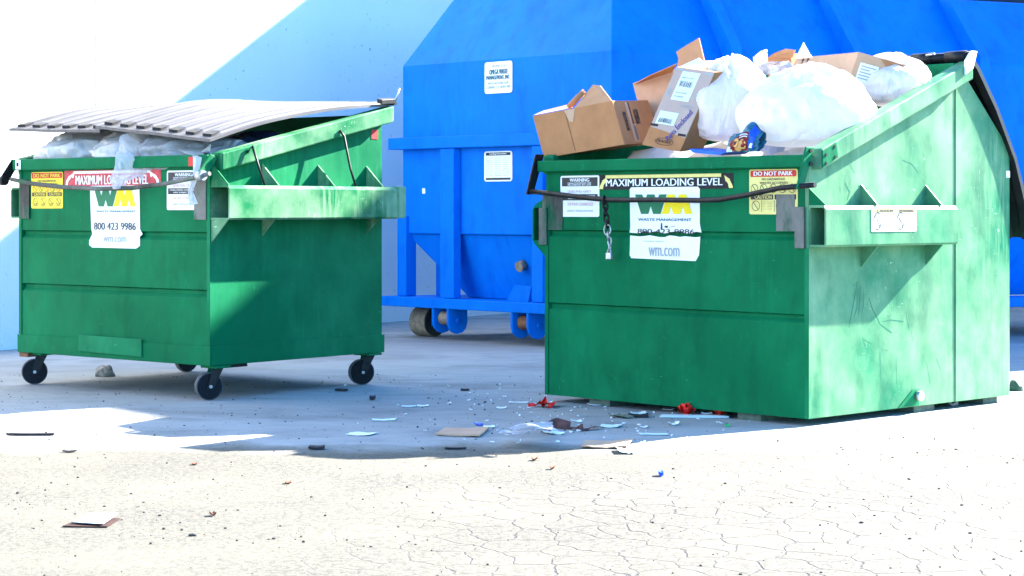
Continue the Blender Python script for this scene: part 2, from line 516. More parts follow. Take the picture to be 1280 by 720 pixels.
# lettering: flat meshes lying on a given frame
def text_mesh(body):
    cu = bpy.data.curves.new("lettering", 'FONT')
    cu.body = body
    cu.resolution_u = 3
    ob = bpy.data.objects.new("lettering", cu)
    me = bpy.data.meshes.new_from_object(ob)
    vs = [Vector(v.co) for v in me.vertices]
    fs = [tuple(p.vertices) for p in me.polygons]
    bpy.data.objects.remove(ob); bpy.data.curves.remove(cu); bpy.data.meshes.remove(me)
    return vs, fs

class Face:
    """a flat face: corner o, unit vectors u (reading direction), v (up), n (outwards)"""
    def __init__(self, o, u, v, n=None):
        self.o = Vector(o); self.u = Vector(u).normalized(); self.v = Vector(v).normalized()
        self.n = Vector(n).normalized() if n is not None else self.u.cross(self.v).normalized()
    def p(self, a, b, h=0.0):
        return self.o + self.u * a + self.v * b + self.n * h

def put_text(parent, face, body, a0, a1, b0, b1, mat, h=0.0022, bold=0.0, shear=0.0):
    """letters stretched to fill the rectangle a0..a1 x b0..b1 of the face"""
    vs, fs = text_mesh(body)
    if not vs: return None
    x0 = min(v.x for v in vs); x1 = max(v.x for v in vs); y0 = min(v.y for v in vs); y1 = max(v.y for v in vs)
    mb = MB()
    bold = max(bold, (b1 - b0) * .035)
    copies = [0.0, bold, -bold]
    for k, dx in enumerate(copies):
        pts = []
        for v in vs:
            s = (v.x - x0) / max(1e-6, x1 - x0); t = (v.y - y0) / max(1e-6, y1 - y0)
            pts.append(face.p(a0 + (a1 - a0) * s + dx + shear * t, b0 + (b1 - b0) * t, h + 0.00012 * k))
        mb.add(pts, fs)
    return mb.build("lettering", mat, parent, fix=False)

def put_poly(parent, face, pts, mat, name="print", h=0.0016, th=0.0):
    mb = MB()
    if th:
        mb.prism([face.p(a, b, h) for a, b in pts], face.n * th)
    else:
        mb.add([face.p(a, b, h) for a, b in pts], [tuple(range(len(pts)))])
    return mb.build(name, mat, parent, fix=bool(th))

def rect(a0, a1, b0, b1):
    return [(a0, b0), (a1, b0), (a1, b1), (a0, b1)]

def rrect(a0, a1, b0, b1, r, jit=0.0):
    pts = []
    for cx, cy, s in ((a1 - r, b0 + r, -90), (a1 - r, b1 - r, 0), (a0 + r, b1 - r, 90), (a0 + r, b0 + r, 180)):
        for k in range(4):
            an = R(s + k * 30)
            pts.append((cx + r * math.cos(an) + random.uniform(-jit, jit), cy + r * math.sin(an) + random.uniform(-jit, jit)))
    return pts

def ring_print(parent, face, ca, cb, ra, rb, mat, w=0.003, h=0.002, slash=False):
    mb = MB(); n = 20
    o = [face.p(ca + ra * math.cos(2 * math.pi * k / n), cb + rb * math.sin(2 * math.pi * k / n), h) for k in range(n)]
    i = [face.p(ca + (ra - w) * math.cos(2 * math.pi * k / n), cb + (rb - w) * math.sin(2 * math.pi * k / n), h) for k in range(n)]
    mb.add(o + i, [(k, (k + 1) % n, n + (k + 1) % n, n + k) for k in range(n)])
    if slash:
        d = w * 0.6
        mb.add([face.p(ca - ra * .6 - d, cb + rb * .7, h + .0002), face.p(ca - ra * .6 + d, cb + rb * .75, h + .0002), face.p(ca + ra * .6 + d, cb - rb * .7, h + .0002), face.p(ca + ra * .6 - d, cb - rb * .75, h + .0002)], [(0, 1, 2, 3)])
    return mb.build("symbol", mat, parent, fix=False)

# ------------------------------------------------------------------ the setting: ground, building
gmb = MB()
gmb.grid(lambda u, v: ((u - 0.5) * 600, -150 + v * 600, 0), 20, 20)
g = gmb.build("ground", GROUND)
tag(g, kind="structure")

WDIR = Vector((0.588, 0.809, 0)).normalized()       # the wall runs away to the right
WO = Vector((-4.08, 16.24, 0))
WN = Vector((WDIR.y, -WDIR.x, 0))                   # out of the wall, towards the yard
VDIR = Vector((0.615, -0.789, 0)).normalized()      # the far wing comes back towards the right
VN = Vector((-VDIR.y, VDIR.x, 0)) * -1
if VN.dot(Vector((-1, -1, 0))) < 0: VN = -VN
WH = 9.0
bld = empty("warehouse", WO, label="pale stucco warehouse with tall blank walls behind the containers", cat="building")
def wall_slab(name, a, b, z0, z1, n, th, mat, off=0.0):
    mb = MB()
    a = a + n * off; b = b + n * off
    ring = [a - WO, b - WO, b - n * th - WO, a - n * th - WO]
    mb.hexa([p + Vector((0, 0, z0)) for p in ring], [p + Vector((0, 0, z1)) for p in ring])
    return mb.build(name, mat, bld, 0.008)
S_END = 13.16                                        # where the wing meets the wall
joints = [-20.7, -13.5, -6.3, 0.93, 8.1, S_END]
for k in range(len(joints) - 1):
    wall_slab("wall_panel", WO + WDIR * (joints[k] + 0.012), WO + WDIR * (joints[k + 1] - 0.012), -0.2, WH, WN, 0.2, STUCCO)
wall_slab("joint_backing", WO + WDIR * joints[0], WO + WDIR * joints[-1], -0.2, WH - 0.05, WN, 0.05, JOINT, -0.02)
for p in bld.children:
    pass
# the wing: its face shades the corner of the yard
V0 = WO + WDIR * S_END
# its near corner stands where the light first passes, towards the open dumpster
_p = Vector((0.55, 12.0, 0)) - V0; _s = Vector((math.cos(R(SUN_AZ)), math.sin(R(SUN_AZ)), 0))
_den = VDIR.x * (-_s.y) + _s.x * VDIR.y
V_END = (_p.x * (-_s.y) + _s.x * _p.y) / _den
v_win0 = 5.3 - 0.0
wing = MB()
def VP(m): return V0 + VDIR * m
win_a, win_b, win_z0, win_z1 = 2.825, 8.6, 3.2, 6.0
wall_slab("wall_panel", VP(0.012), VP(win_a), -0.2, WH, VN, 0.3, STUCCO)
wall_slab("wall_panel", VP(win_b), VP(V_END), -0.2, WH, VN, 0.3, STUCCO)
wall_slab("wall_panel", VP(win_a + 0.004), VP(win_b - 0.004), -0.2, win_z0, VN, 0.3, STUCCO)
wall_slab("wall_panel", VP(win_a + 0.004), VP(win_b - 0.004), win_z1, WH, VN, 0.3, STUCCO)
wi = wall_slab("window", VP(win_a + 0.006), VP(win_b - 0.006), win_z0 + .004, win_z1 - .004, VN, 0.04, DARKGLASS, -0.1)
# roof slab closes the volume behind both walls
rb = MB()
back = Vector((8, 14, 0))
ring = [VP(0.3) - VN * .35, VP(V_END - .3) - VN * .35, VP(V_END - .3) + back - VN * .35, VP(.3) + back - VN * .35]
rb.hexa([p - WO + Vector((0, 0, WH - .5)) for p in ring], [p - WO + Vector((0, 0, WH - .3)) for p in ring])
rb.build("roof", JOINT, bld)
# side wall of the wing towards the right, so that the block is closed
mbx = MB()
a = VP(V_END) - VN * .302; b = a + Vector((.55, .83, 0)) * 14
nn = Vector((.83, -.55, 0))
ring = [a - nn * .3, a, b, b - nn * .3]
mbx.hexa([p - WO + Vector((0, 0, -.2)) for p in ring], [p - WO + Vector((0, 0, WH - .02)) for p in ring])
mbx.build("wall_panel", STUCCO, bld)

# ------------------------------------------------------------------ the blue compactor container
CA = Vector((-0.981, 17.90, 0))
CE = Vector((0.700, -0.714, 0)).normalized()
CS = Vector((0.911, 0.413, 0)).normalized()
CW, CLEN = 2.55, 6.0
ctr = empty("compactor_container", CA + CE * CW / 2 + CS * CLEN / 2, label="big bright blue roll-off waste container with sloped roof and ribs along its side", cat="container")
CORG = ctr.location.copy()
def CP(a, b, z): return CA + CE * a + CS * b + Vector((0, 0, z)) - CORG
ZC, ZT, ZK = 2.417, 3.03, 0.92
N_E = Vector((-CE.y, CE.x, 0))          # inward normal of the end face
if N_E.dot(CS) < 0: N_E = -N_E
kE = 0.38 / N_E.dot(CS)                 # inset along CS that gives .38 m across the end
N_S = Vector((-CS.y, CS.x, 0))
if N_S.dot(CE) > 0: N_S = -N_S
# upper body
hull = MB()
lo = [CP(0, 0, ZK), CP(CW, 0, ZK), CP(CW, CLEN, ZK), CP(0, CLEN, ZK)]
md = [CP(0, 0, ZC), CP(CW, 0, ZC), CP(CW, CLEN, ZC), CP(0, CLEN, ZC)]
at = Vector((-0.524, 17.98, ZT)) - CORG
btp = Vector((0.836, 16.60, ZT)) - CORG
tp = [at, btp, btp + CS * (CLEN - .7), at + CS * (CLEN - .7)]
hull.add(lo + md + tp, [(3, 2, 1, 0), (0, 1, 5, 4), (1, 2, 6, 5), (2, 3, 7, 6), (3, 0, 4, 7), (4, 5, 9, 8), (5, 6, 10, 9), (6, 7, 11, 10), (7, 4, 8, 11), (8, 9, 10, 11)])
hull.build("body", BLUE, ctr, 0.012)
# hopper under the body
hp = MB()
zb = 0.366
l2 = [CP(0.02, 0.03, ZK - .001), CP(CW - .02, 0.03, ZK - .001), CP(CW - .02, CLEN - .03, ZK - .001), CP(.02, CLEN - .03, ZK - .001)]
b2_ = [CP(0.60, 0.2, zb), CP(CW - .3, 0.2, zb), CP(CW - .3, CLEN - .5, zb), CP(.66, CLEN - .5, zb)]
hp.hexa(b2_, l2)
hp.build("hopper", BLUE, ctr, 0.006)
# ledge channel round the end
lg = MB()
def slab(mb, a0, a1, b0, b1, z0, z1):
    ring = [(a0, b0), (a1, b0), (a1, b1), (a0, b1)]
    mb.hexa([CP(a, b, z0) for a, b in ring], [CP(a, b, z1) for a, b in ring])
    return mb
slab(lg, -0.07, CW + 0.05, -0.09, -0.002, 1.67, 1.775)
lg.build("ledge_channel", BLUE, ctr, 0.006)
lg = MB(); slab(lg, -0.06, -0.002, 0.003, CLEN, 1.67, 1.775); lg.build("ledge_channel", BLUE, ctr, 0.006)
# ribs along the right side: vertical leg and sloped leg
for b in (1.02, 2.22, 3.52, 4.8):
    mb = MB()
    n_out = -N_S
    w = 0.10; dpt = 0.15
    a0 = CP(CW, b, 0.4); a1 = CP(CW, b, ZC); 
    f = (b - 0.0) / CLEN
    top = btp + CS * (b - (btp - CP(CW, 0, ZT)).dot(CS))
    path = [a0, a1, top]
    outs = [n_out * dpt, n_out * dpt + Vector((0, 0, dpt * .35)), Vector((0, 0, dpt)) + n_out * .02]
    for i in range(2):
        p, q = path[i], path[i + 1]
        po, qo = outs[i], outs[i + 1]
        mb.hexa([p - n_out * .01, p + CS * w - n_out * .01, p + CS * w + po, p + po],
                [q - n_out * .01, q + CS * w - n_out * .01, q + CS * w + qo, q + qo])
    mb.build("rib", BLUE, ctr, 0.004)
# posts
for (a0, a1, b0, b1, z0, z1) in ((-.03, .09, -.03, .07, .366, 1.08), (.60, .775, -.075, -.004, .366, 1.668), (1.73, 1.86, -.075, -.004, .366, 1.668), (2.36, 2.5, -.075, -.004, .366, 1.668), (.03, .15, .30, .42, .366, .84)):
    mb = slab(MB(), a0, a1, b0, b1, z0, z1)
    mb.build("post", BLUE, ctr, 0.006)
# base frame
for (a0, a1, b0, b1) in ((-.12, CW + .05, -.12, .40), (-.10, .18, .402, CLEN), (CW - .2, CW + .05, .402, CLEN)):
    mb = slab(MB(), a0, a1, b0, b1, .275, .363)
    mb.build("frame_beam", BLUE, ctr, 0.006)
def lug(a, b0=-.115):
    mb = MB()
    pts = [(b0, .362), (b0 + .18, .362), (b0 + .18, .16)]
    for k in range(7):
        an = R(0 - k * 30)
        pts.append((b0 + .09 + .09 * math.cos(an), .16 + .10 * math.sin(an)))
    pts.append((b0, .16))
    ring = []
    for q in pts:
        if not ring or (abs(ring[-1][0] - q[0]) + abs(ring[-1][1] - q[1])) > 1e-4: ring.append(q)
    mb.hexa([CP(a, b, z - .0035) for b, z in ring], [CP(a + .025, b, z - .0035) for b, z in ring])
    o = mb.build("lug_plate", BLUE, ctr, 0.003)
    bm = MB(); bm.cyl(CP(a + .032, b0 + .09, .17), CE, .022, .03, 10); bm.build("pin", BLUE, o)
    return o
for a, mt in ((.55, TANM), (1.53, RUSTM)):
    lug(a); lug(a + .19)
    mb = MB(); mb.cyl(CP(a + .108, -.03, .19), CE, .06, .155, 18)
    mb.build("guide_roller", mt, ctr)
for a, b in ((.06, .20), (2.3, .30), (.06, 4.8), (2.3, 4.8)):
    mb = MB()
    mb.lathe(CP(a, b, .135), CE, [(-.11, .03), (-.11, .10), (-.10, .135), (.10, .135), (.11, .10), (.085, .09), (.085, .03)], 28)
    w_ = mb.build("wheel", TANM, ctr)
    mb = MB(); mb.lathe(CP(a, b, .135), CE, [(.088, .02), (.088, .128), (.1125, .128), (.1125, .03)], 28)
    mb.build("wheel_disc", DARKM, w_)
    mb = MB()
    slab(mb, a + .13, a + .16, b - .06, b + .06, .10, .274)
    mb.build("wheel_bracket", BLUE, ctr)
# small hooks and marks on the end
mb = MB(); mb.hexa([CP(1.36, -.02, .364), CP(1.62, -.02, .364), CP(1.66, -.02, .50), CP(1.46, -.02, .50)], [CP(1.36, .0, .364), CP(1.62, .0, .364), CP(1.66, .0, .50), CP(1.46, .0, .50)])
mb.build("hook_plate", BLUE, ctr)
def end_face(px, py, b=0.0):
    o = CA + CS * b
    n = N_E; k = (px - 640) / FPX
    Y = n.dot(o) / (n.x * k + n.y)
    w = P(px, py, Y) - o
    return w.dot(CE) if True else None, w.z
FE = Face(CP(0, 0, 0), CE, (0, 0, 1), -N_E)
def esign(px0, px1, py0, py1, b=0.0):
    a0, z1 = end_face(px0, py0); a1, z0 = end_face(px1, py1)
    _, z1b = end_face(px1, py0); 
    s = put_poly(ctr, FE, rrect(a0, a1, z0, (z1 + z1b) / 2, .025), WHITE, "sign", h=.003, th=.004)
    return s, a0, a1, z0, (z1 + z1b) / 2
s, a0, a1, z0, z1 = esign(606.5, 641, 77, 115.5)
def line(s, body, u0, u1, v0, v1, mat=INK, face=FE, h=.0085, bold=0.0):
    put_text(s, face, body, a0 + (a1 - a0) * u0, a0 + (a1 - a0) * u1, z0 + (z1 - z0) * v0, z0 + (z1 - z0) * v1, mat, h, bold)
line(s, "PROPERTY OF", .28, .76, .82, .90, GINK)
line(s, "OMEGA WASTE", .18, .84, .60, .76, TEALINK, bold=.003)
line(s, "MANAGEMENT, INC.", .07, .93, .42, .57, TEALINK, bold=.003)
line(s, "WASTE & RECYCLING EQUIP.", .12, .88, .27, .36, GINK)
line(s, "CORNING, CA 530 824 1890", .07, .93, .14, .24, GINK)
s, a0, a1, z0, z1 = esign(606, 641, 189, 226.5)
def epoly(s, u0, u1, v0, v1, mat, h=.0078, face=FE):
    put_poly(s, face, rect(a0 + (a1 - a0) * u0, a0 + (a1 - a0) * u1, z0 + (z1 - z0) * v0, z0 + (z1 - z0) * v1), mat, "print", h)
epoly(s, .06, .94, .86, .96, INK); epoly(s, .06, .94, .05, .12, INK)
line(s, "Loading Instructions", .2, .8, .875, .945, WHITE, h=.0088)
for k in range(9):
    for c0 in (.08, .38, .68):
        line(s, random.choice(["-----", "----- --", "--- ----"]), c0, c0 + random.uniform(.18, .25), .19 + k * .072, .205 + k * .072, GINK)
a_, z_ = end_face(530, 238)
put_poly(ctr, FE, rrect(a_ - .02, a_ + .02, z_ - .03, z_ + .02, .012), WHITE, "sticker", h=.002, th=.002)
# patch on the hopper front
mb = MB(); mb.cyl(CP(1.42, .07, .66) , (CE.y * -.0 + -N_E.x, -N_E.y, -.3), .045, .06, 12); mb.build("drain_cap", TANM, ctr)

# ------------------------------------------------------------------ green dumpsters
def front_panel(fr, z0, z1, grooves, name, mat, root, gw=0.03, dep=0.022):
    """sheet with horizontal pressed grooves, as a closed slab"""
    prof = [(0, z0)]
    for gz in sorted(grooves):
        prof += [(0, gz - gw), (dep, gz - gw * .25), (dep, gz + gw * .45), (0, gz + gw * .75)]
    prof.append((0, z1))
    ring = prof + [(.05, z1), (.05, z0)]
    mb = MB()
    mb.hexa([(-fr.w + .026, y, z) for y, z in ring], [(-.026, y, z) for y, z in ring])
    return mb.build(name, mat, root)

def poly_panel(fr, ring, x0, x1, name, mat, root, bevel=0.003):
    mb = MB(); mb.hexa([(x0, y, z) for y, z in ring], [(x1, y, z) for y, z in ring])
    return mb.build(name, mat, root, bevel)

def gusset(root, mat, y, xw, xo, z0, z1, th=.008):
    """triangular plate: foot at z0 from the wall out to xo, tip at z1 on the wall"""
    mb = MB(); mb.hexa([(xw, y, z0), (xo, y, z0), (xw, y, z1)], [(xw, y + th, z0), (xo, y + th, z0), (xw, y + th, z1)])
    return mb.build("gusset", mat, root)

def pocket(root, mat, xw, xo, y0, y1, z0, z1, th=.012):
    """fork pocket: rectangular tube open at its ends, lying along the side"""
    mb = MB()
    s = 1 if xo > xw else -1
    outer = [(xw, z0), (xo - s * .012, z0), (xo, z0 + .012), (xo, z1 - .02), (xo - s * .02, z1), (xw, z1)]
    inner = [(xw + s * .004, z0 + th), (xo - s * th * 1.2, z0 + th), (xo - s * th, z0 + th * 1.4), (xo - s * th, z1 - th * 1.9), (xo - s * th * 1.6, z1 - th), (xw + s * .004, z1 - th)]
    n = 6
    vs = [(x, y0, z) for x, z in outer] + [(x, y0, z) for x, z in inner] + [(x, y1, z) for x, z in outer] + [(x, y1, z) for x, z in inner]
    fs = []
    for k in range(n):
        j = (k + 1) % n
        fs += [(k, j, 2 * n + j, 2 * n + k), (n + k, 3 * n + k, 3 * n + j, n + j), (k, n + k, n + j, j), (2 * n + k, 2 * n + j, 3 * n + j, 3 * n + k)]
    mb.add(vs, fs)
    return mb.build("fork_pocket", mat, root)

def sloped_flange(root, mat, x0, x1, y0, z0, y1, z1, h):
    mb = MB()
    a = [(x0, y0, z0 - h), (x1, y0, z0 - h), (x1, y0, z0), (x0, y0, z0)]
    b = [(x0, y1, z1 - h), (x1, y1, z1 - h), (x1, y1, z1), (x0, y1, z1)]
    mb.hexa(a, b)
    return mb.build("side_flange", mat, root, 0.008)

def sticker(root, face, a0, a1, b0, b1, mat, r=.012, jit=0.0, h=.001, th=.0012):
    return put_poly(root, face, rrect(a0, a1, b0, b1, r, jit), mat, "sticker", h=h, th=th)

class Area:
    """a sticker's printable rectangle, addressed 0..1"""
    def __init__(self, s, face, a0, a1, b0, b1):
        self.s, self.f, self.a0, self.a1, self.b0, self.b1 = s, face, a0, a1, b0, b1
    def A(self, u): return self.a0 + (self.a1 - self.a0) * u
    def B(self, v): return self.b0 + (self.b1 - self.b0) * v
    def text(self, t, u0, u1, v0, v1, mat=INK, h=.0045, bold=0.0, shear=0.0):
        put_text(self.s, self.f, t, self.A(u0), self.A(u1), self.B(v0), self.B(v1), mat, h, bold, shear)
    def rect(self, u0, u1, v0, v1, mat, h=.0032, r=0.0):
        pts = rect(self.A(u0), self.A(u1), self.B(v0), self.B(v1)) if not r else rrect(self.A(u0), self.A(u1), self.B(v0), self.B(v1), r)
        put_poly(self.s, self.f, pts, mat, "print", h)
    def poly(self, pts, mat, h=.0032, name="print"):
        put_poly(self.s, self.f, [(self.A(u), self.B(v)) for u, v in pts], mat, name, h)
    def ring(self, u, v, ru, mat=INK, w=.003, slash=True, asp=1.0):
        ra = ru * (self.a1 - self.a0)
        ring_print(self.s, self.f, self.A(u), self.B(v), ra, ra * asp, mat, w, .0036, slash)

def area(root, fr, face, px0, py0, px1, py1, mat, r=.012, jit=0.0, yl=-.0):
    p = fr.at_y(px0, py0, yl); q = fr.at_y(px1, py1, yl)
    p2 = fr.at_y(px0, py1, yl); q2 = fr.at_y(px1, py0, yl)
    b0 = (q.z + p2.z) / 2; b1 = (p.z + q2.z) / 2
    s = sticker(root, face, p.x, q.x, b0, b1, mat, r, jit)
    return Area(s, face, p.x, q.x, b0, b1)

def logo(ar, u0, u1, v0, v1):
    """slab-like W and M in green and yellow"""
    du = u1 - u0
    def bars(ua, ub, seq, mat, hh):
        n = len(seq) - 1
        w = (ub - ua) * .235
        mb = MB()
        for k in range(n):
            x0 = ua + (ub - ua - w) * k / n; x1 = ua + (ub - ua - w) * (k + 1) / n
            y0, y1 = seq[k], seq[k + 1]
            vv = [v0 + (v1 - v0) * y for y in (y0, y0, y1, y1)]
            pts = [(x0, vv[0]), (x0 + w, vv[1]), (x1 + w, vv[2]), (x1, vv[3])]
            mb.add([ar.f.p(ar.A(a), ar.B(b), hh + .00015 * k) for a, b in pts], [(0, 1, 2, 3)])
        mb.build("emblem", mat, ar.s, fix=False)
    bars(u0, u0 + du * .56, [1, 0, 1, 0, 1], LOGOG, .0034)
    bars(u0 + du * .47, u1, [0, 1, 0, 1, 0], LOGOY, .0042)

# ======================================================== dumpster with casters
LZB, LZF, LZR = 0.21, 1.467, 1.79
dl = empty("dumpster", FL.o, FL.yaw, label="green dumpster on black casters, its grey ridged lids bulging shut over plastic bags", cat="dumpster", group="green dumpsters")
front_panel(FL, LZB, LZF - .02, (.64, .985), "front_panel", GREEN, dl)
sidL = [(0, LZB), (FL.d, LZB), (FL.d, LZR - .02), (0, LZF - .02)]
poly_panel(FL, sidL, -.025, 0, "side_panel", GREEN2, dl)
poly_panel(FL, sidL, -FL.w, -FL.w + .025, "side_panel", GREEN, dl)
mb = MB(); mb.box(-FL.w + .026, -.026, FL.d - .03, FL.d, LZB, LZR - .03); mb.build("back_panel", GREEN, dl)
mb = MB(); mb.box(-FL.w + .026, -.026, .051, FL.d - .031, LZB + .01, LZB + .03); mb.build("floor_panel", GREEN, dl)
mb = MB(); mb.box(-FL.w - .02, .02, -.045, .03, 1.395, LZF); mb.build("front_rim", GREEN, dl, .006)
for x0, x1 in ((-.03, .07), (-FL.w - .07, -FL.w + .03)):
    sloped_flange(dl, GREENS, x0, x1, .032, LZF + .01, FL.d + .04, 1.815, .105)
# bottom skirt
skirt = MB()
skirt.box(-FL.w - .012, .012, -.012, -.001, LZB, .325); skirt.build("skirt", GREEN, dl, .003)
skirt = MB(); skirt.box(.001, .012, .001, FL.d + .012, LZB, .325); skirt.build("skirt", GREEN2, dl, .003)
skirt = MB(); skirt.box(-FL.w - .012, -FL.w - .001, .001, FL.d + .012, LZB, .325); skirt.build("skirt", GREEN2, dl, .003)
p = FL.at_y(101, 413); q = FL.at_y(180, 436)
mb = MB(); mb.prism([(p.x, -.013, .245), (q.x, -.013, .235), (q.x, -.013, .345), (p.x, -.013, .348)], (0, -.008, 0)); mb.build("patch_plate", GREEN2, dl, .002)
# corner angles
for x0, x1 in ((-.024, .004), (-FL.w - .004, -FL.w + .024)):
    mb = MB(); mb.box(x0, x1, -.006, -.0005, .326, 1.394); mb.build("corner_strip", GREEN2, dl, .002)
# fork pockets
PZ0, PZ1, PT = 1.08, 1.285, .17
pocket(dl, GREENS, .001, PT, .0, 1.46, PZ0, PZ1)
pocket(dl, GREENS, -FL.w - .001, -FL.w - .10, .0, 1.46, PZ0, PZ1)
mb = MB(); mb.box(.006, PT - .018, .25, .256, PZ0 + .014, PZ1 - .014); mb.build("pocket_shade_plate", VOID, dl)  # near-black plate paints the darkness inside the pocket
mb = MB(); mb.box(.001, PT + .008, 1.462, 1.53, PZ0 + .005, PZ1 + .004); mb.build("pocket_end_cap", GREENS, dl, .006)
for y in (.42, .90, 1.34):
    gusset(dl, GREENS, y, .001, PT - .02, PZ1 + .001, PZ1 + .135)
gusset(dl, GREENS, .004, .001, PT - .01, PZ1 + .001, PZ1 + .14)
gusset(dl, GREENS, .004, .001, PT - .02, PZ0 - .001, PZ0 - .14)
for y in (.42, 1.34):
    gusset(dl, GREENS, y, .001, PT - .06, PZ0 - .001, PZ0 - .10)
# bent bail rods between the flange and the pocket
for y in (.26, 1.05):
    mb = MB(); mb.tube([(.075, y - .03, 1.47 + y * .2 - .04), (.085, y, 1.50 + y * .1), (.12, y + .02, 1.40), (PT - .03, y + .05, PZ1)], .008, 6)
    mb.build("bail_rod", DARKM, dl)
# worn wear plates at the ends of the front
for px0, px1 in ((26.5, 38), (244, 259)):
    p = FL.at_y(px0, 230); q = FL.at_y(px1, 279)
    mb = MB(); mb.box(p.x, q.x, -.011, -.0065, 1.08, 1.33); mb.build("wear_plate", BAREM, dl, .002)
# locking bar with its end arms
a = FL.at_y(14, 224, -.10); b = FL.at_y(259, 214, -.10)
path = [FL.at_y(px, py, -.10) for px, py in ((14, 224), (40, 229.5), (80, 234), (125, 236), (165, 235), (205, 230), (240, 223), (262, 217))]
mb = MB(); mb.tube(path, .014, 8); mb.build("lock_bar", BAREM, dl)
for xa in (-FL.w - .045, .03):
    pt = path[0] if xa < -1 else path[-1]
    mb = MB()
    mb.hexa([(xa - .005, -.03, 1.47), (xa - .005, .03, 1.45), (xa - .005, pt.y + .03, pt.z - .03), (xa - .005, pt.y - .03, pt.z)],
            [(xa + .007, -.03, 1.47), (xa + .007, .03, 1.45), (xa + .007, pt.y + .03, pt.z - .03), (xa + .007, pt.y - .03, pt.z)])
    o = mb.build("bar_arm", DARKM if xa < -1 else GREENS, dl, .003)
    mb = MB(); mb.cyl((xa + .001, pt.y, pt.z - .01), (1, 0, 0), .03, .05, 14); mb.build("arm_collar", DARKM if xa < -1 else GALV, o)
mb = MB(); mb.box(-FL.w + .02, -FL.w + .075, -.052, -.046, 1.40, 1.462); mb.build("rim_plate", WHITE, dl, .004)
mb = MB(); mb.box(-FL.w + .035, -FL.w + .055, -.054, -.0525, 1.42, 1.445); mb.build("rim_hole", VOID, dl)
# casters
def caster(cx, cy, ang):
    mb = MB(); mb.box(cx - .07, cx + .07, cy - .06, cy + .06, LZB - .018, LZB - .002)
    c = mb.build("caster", GREEN2, dl, .003)
    ca, sa = math.cos(R(ang)), math.sin(R(ang))
    ax = Vector((ca, sa, 0)); tr = Vector((-sa, ca, 0))        # axle and trailing directions
    wc = Vector((cx, cy, .083)) - tr * .045
    mb = MB(); mb.lathe(wc, ax, [(-.022, .03), (-.022, .066), (-.025, .070), (-.02, .083), (.02, .083), (.025, .070), (.022, .066), (.022, .03)], 28); 
    w_ = mb.build("wheel", TREAD, c)
    for s in (-1, 1):
        mb = MB(); mb.lathe(wc, ax * s, [(.0225, .012), (.0225, .078), (.0265, .074), (.0265, .02)], 26); mb.build("wheel_disc", RUBBER, c)
        o = wc + ax * s * .034
        top = Vector((cx, cy, LZB - .019)) + ax * s * .034
        mb = MB()
        e = ax * s * .005
        ring = [o - tr * .02 - Vector((0, 0, .018)), o + tr * .02 - Vector((0, 0, .012)), top + tr * .035, top - tr * .035]
        mb.hexa(ring, [p + e for p in ring]); mb.build("fork", GREEN2 if s < 0 else DARKM, c)
        mb = MB(); mb.cyl(o + ax * s * .009, ax, .010, .012, 8); mb.build("axle_bolt", GALV, c)
for cx, cy, an in ((-.05, .09, -24), (-FL.w + .11, .09, -36), (-.06, FL.d - .07, -30), (-FL.w + .1, FL.d - .1, -10)):
    caster(cx, cy, an)
mb = MB(); mb.box(-.02, .0, .10, .30, LZB - .02, LZB - .002); mb.build("tow_bracket", DARKM, dl)
mb = MB(); mb.box(-FL.w, -FL.w + .09, -.005, .09, LZB - .03, LZB - .002); mb.build("corner_block", RUSTM, dl)
# lids: two ridged sheets resting on the load
def lid(x0, x1, zf0, zf1, zr0, zr1, y0, nr, name):
    def surf(u, v):
        x = x0 + (x1 - x0) * u
        y = y0 + (FL.d + .03 - y0) * v
        z = (zf0 + (zf1 - zf0) * u) * (1 - v) + (zr0 + (zr1 - zr0) * u) * v + .075 * math.sin(math.pi * v) * (1 - .35 * u)
        z += .012 * noise.noise(Vector((x * 1.7, y * 1.5, 3.0)))
        t = (u * nr) % 1.0
        r = 0.0
        if .2 < t < .8:
            r = min(1, (t - .2) / .08, (.8 - t) / .08)
        if v < .07: r = 0
        return (x, y, z + .017 * r)
    mb = MB(); mb.grid(surf, nr * 16, 28, (0, 0, .018), False)
    o = mb.build(name, LIDM, dl)
    for k in range(nr):
        u = (k + .5) / nr
        hw = .26 / nr
        a = Vector(surf(u - hw, .0)); b = Vector(surf(u + hw, .0)); 
        dy = (FL.d) * .028
        mb = MB()
        ring = [a + Vector((0, dy, .008)), b + Vector((0, dy, .008)), b + Vector((0, dy, .027)), a + Vector((0, dy, .027))]
        mb.prism(ring, (0, .05, .012)); mb.build("ridge_slot", VOID, o)
    # stiff lip under the front edge
    return o
xm = FL.at_y(124, 160).x
lid(-FL.w - .09, xm + .03, 1.672, 1.640, 1.85, 1.845, -.02, 6, "lid")
lid(xm, .035, 1.668, 1.560, 1.855, 1.83, -.03, 7, "lid")
mb = MB(); mb.tube([(-FL.w - .04, FL.d + .05, 1.83), (.07, FL.d + .05, 1.835)], .016, 8); mb.build("hinge_rod", DARKM, dl)
mb = MB(); mb.hexa([(.03, FL.d - .08, 1.83), (.075, FL.d - .08, 1.82), (.075, FL.d + .05, 1.83), (.03, FL.d + .05, 1.845)], [(.03, FL.d - .08, 1.86), (.075, FL.d - .08, 1.85), (.075, FL.d + .05, 1.862), (.03, FL.d + .05, 1.87)]); mb.build("hinge_bracket", DARKM, dl, .003)
mb = MB(); mb.tube([(.06, FL.d + .05, 1.83), (.075, FL.d + .07, 1.89), (.08, FL.d + .08, 1.93)], .006, 6); mb.build("hinge_pin", GALV, dl)
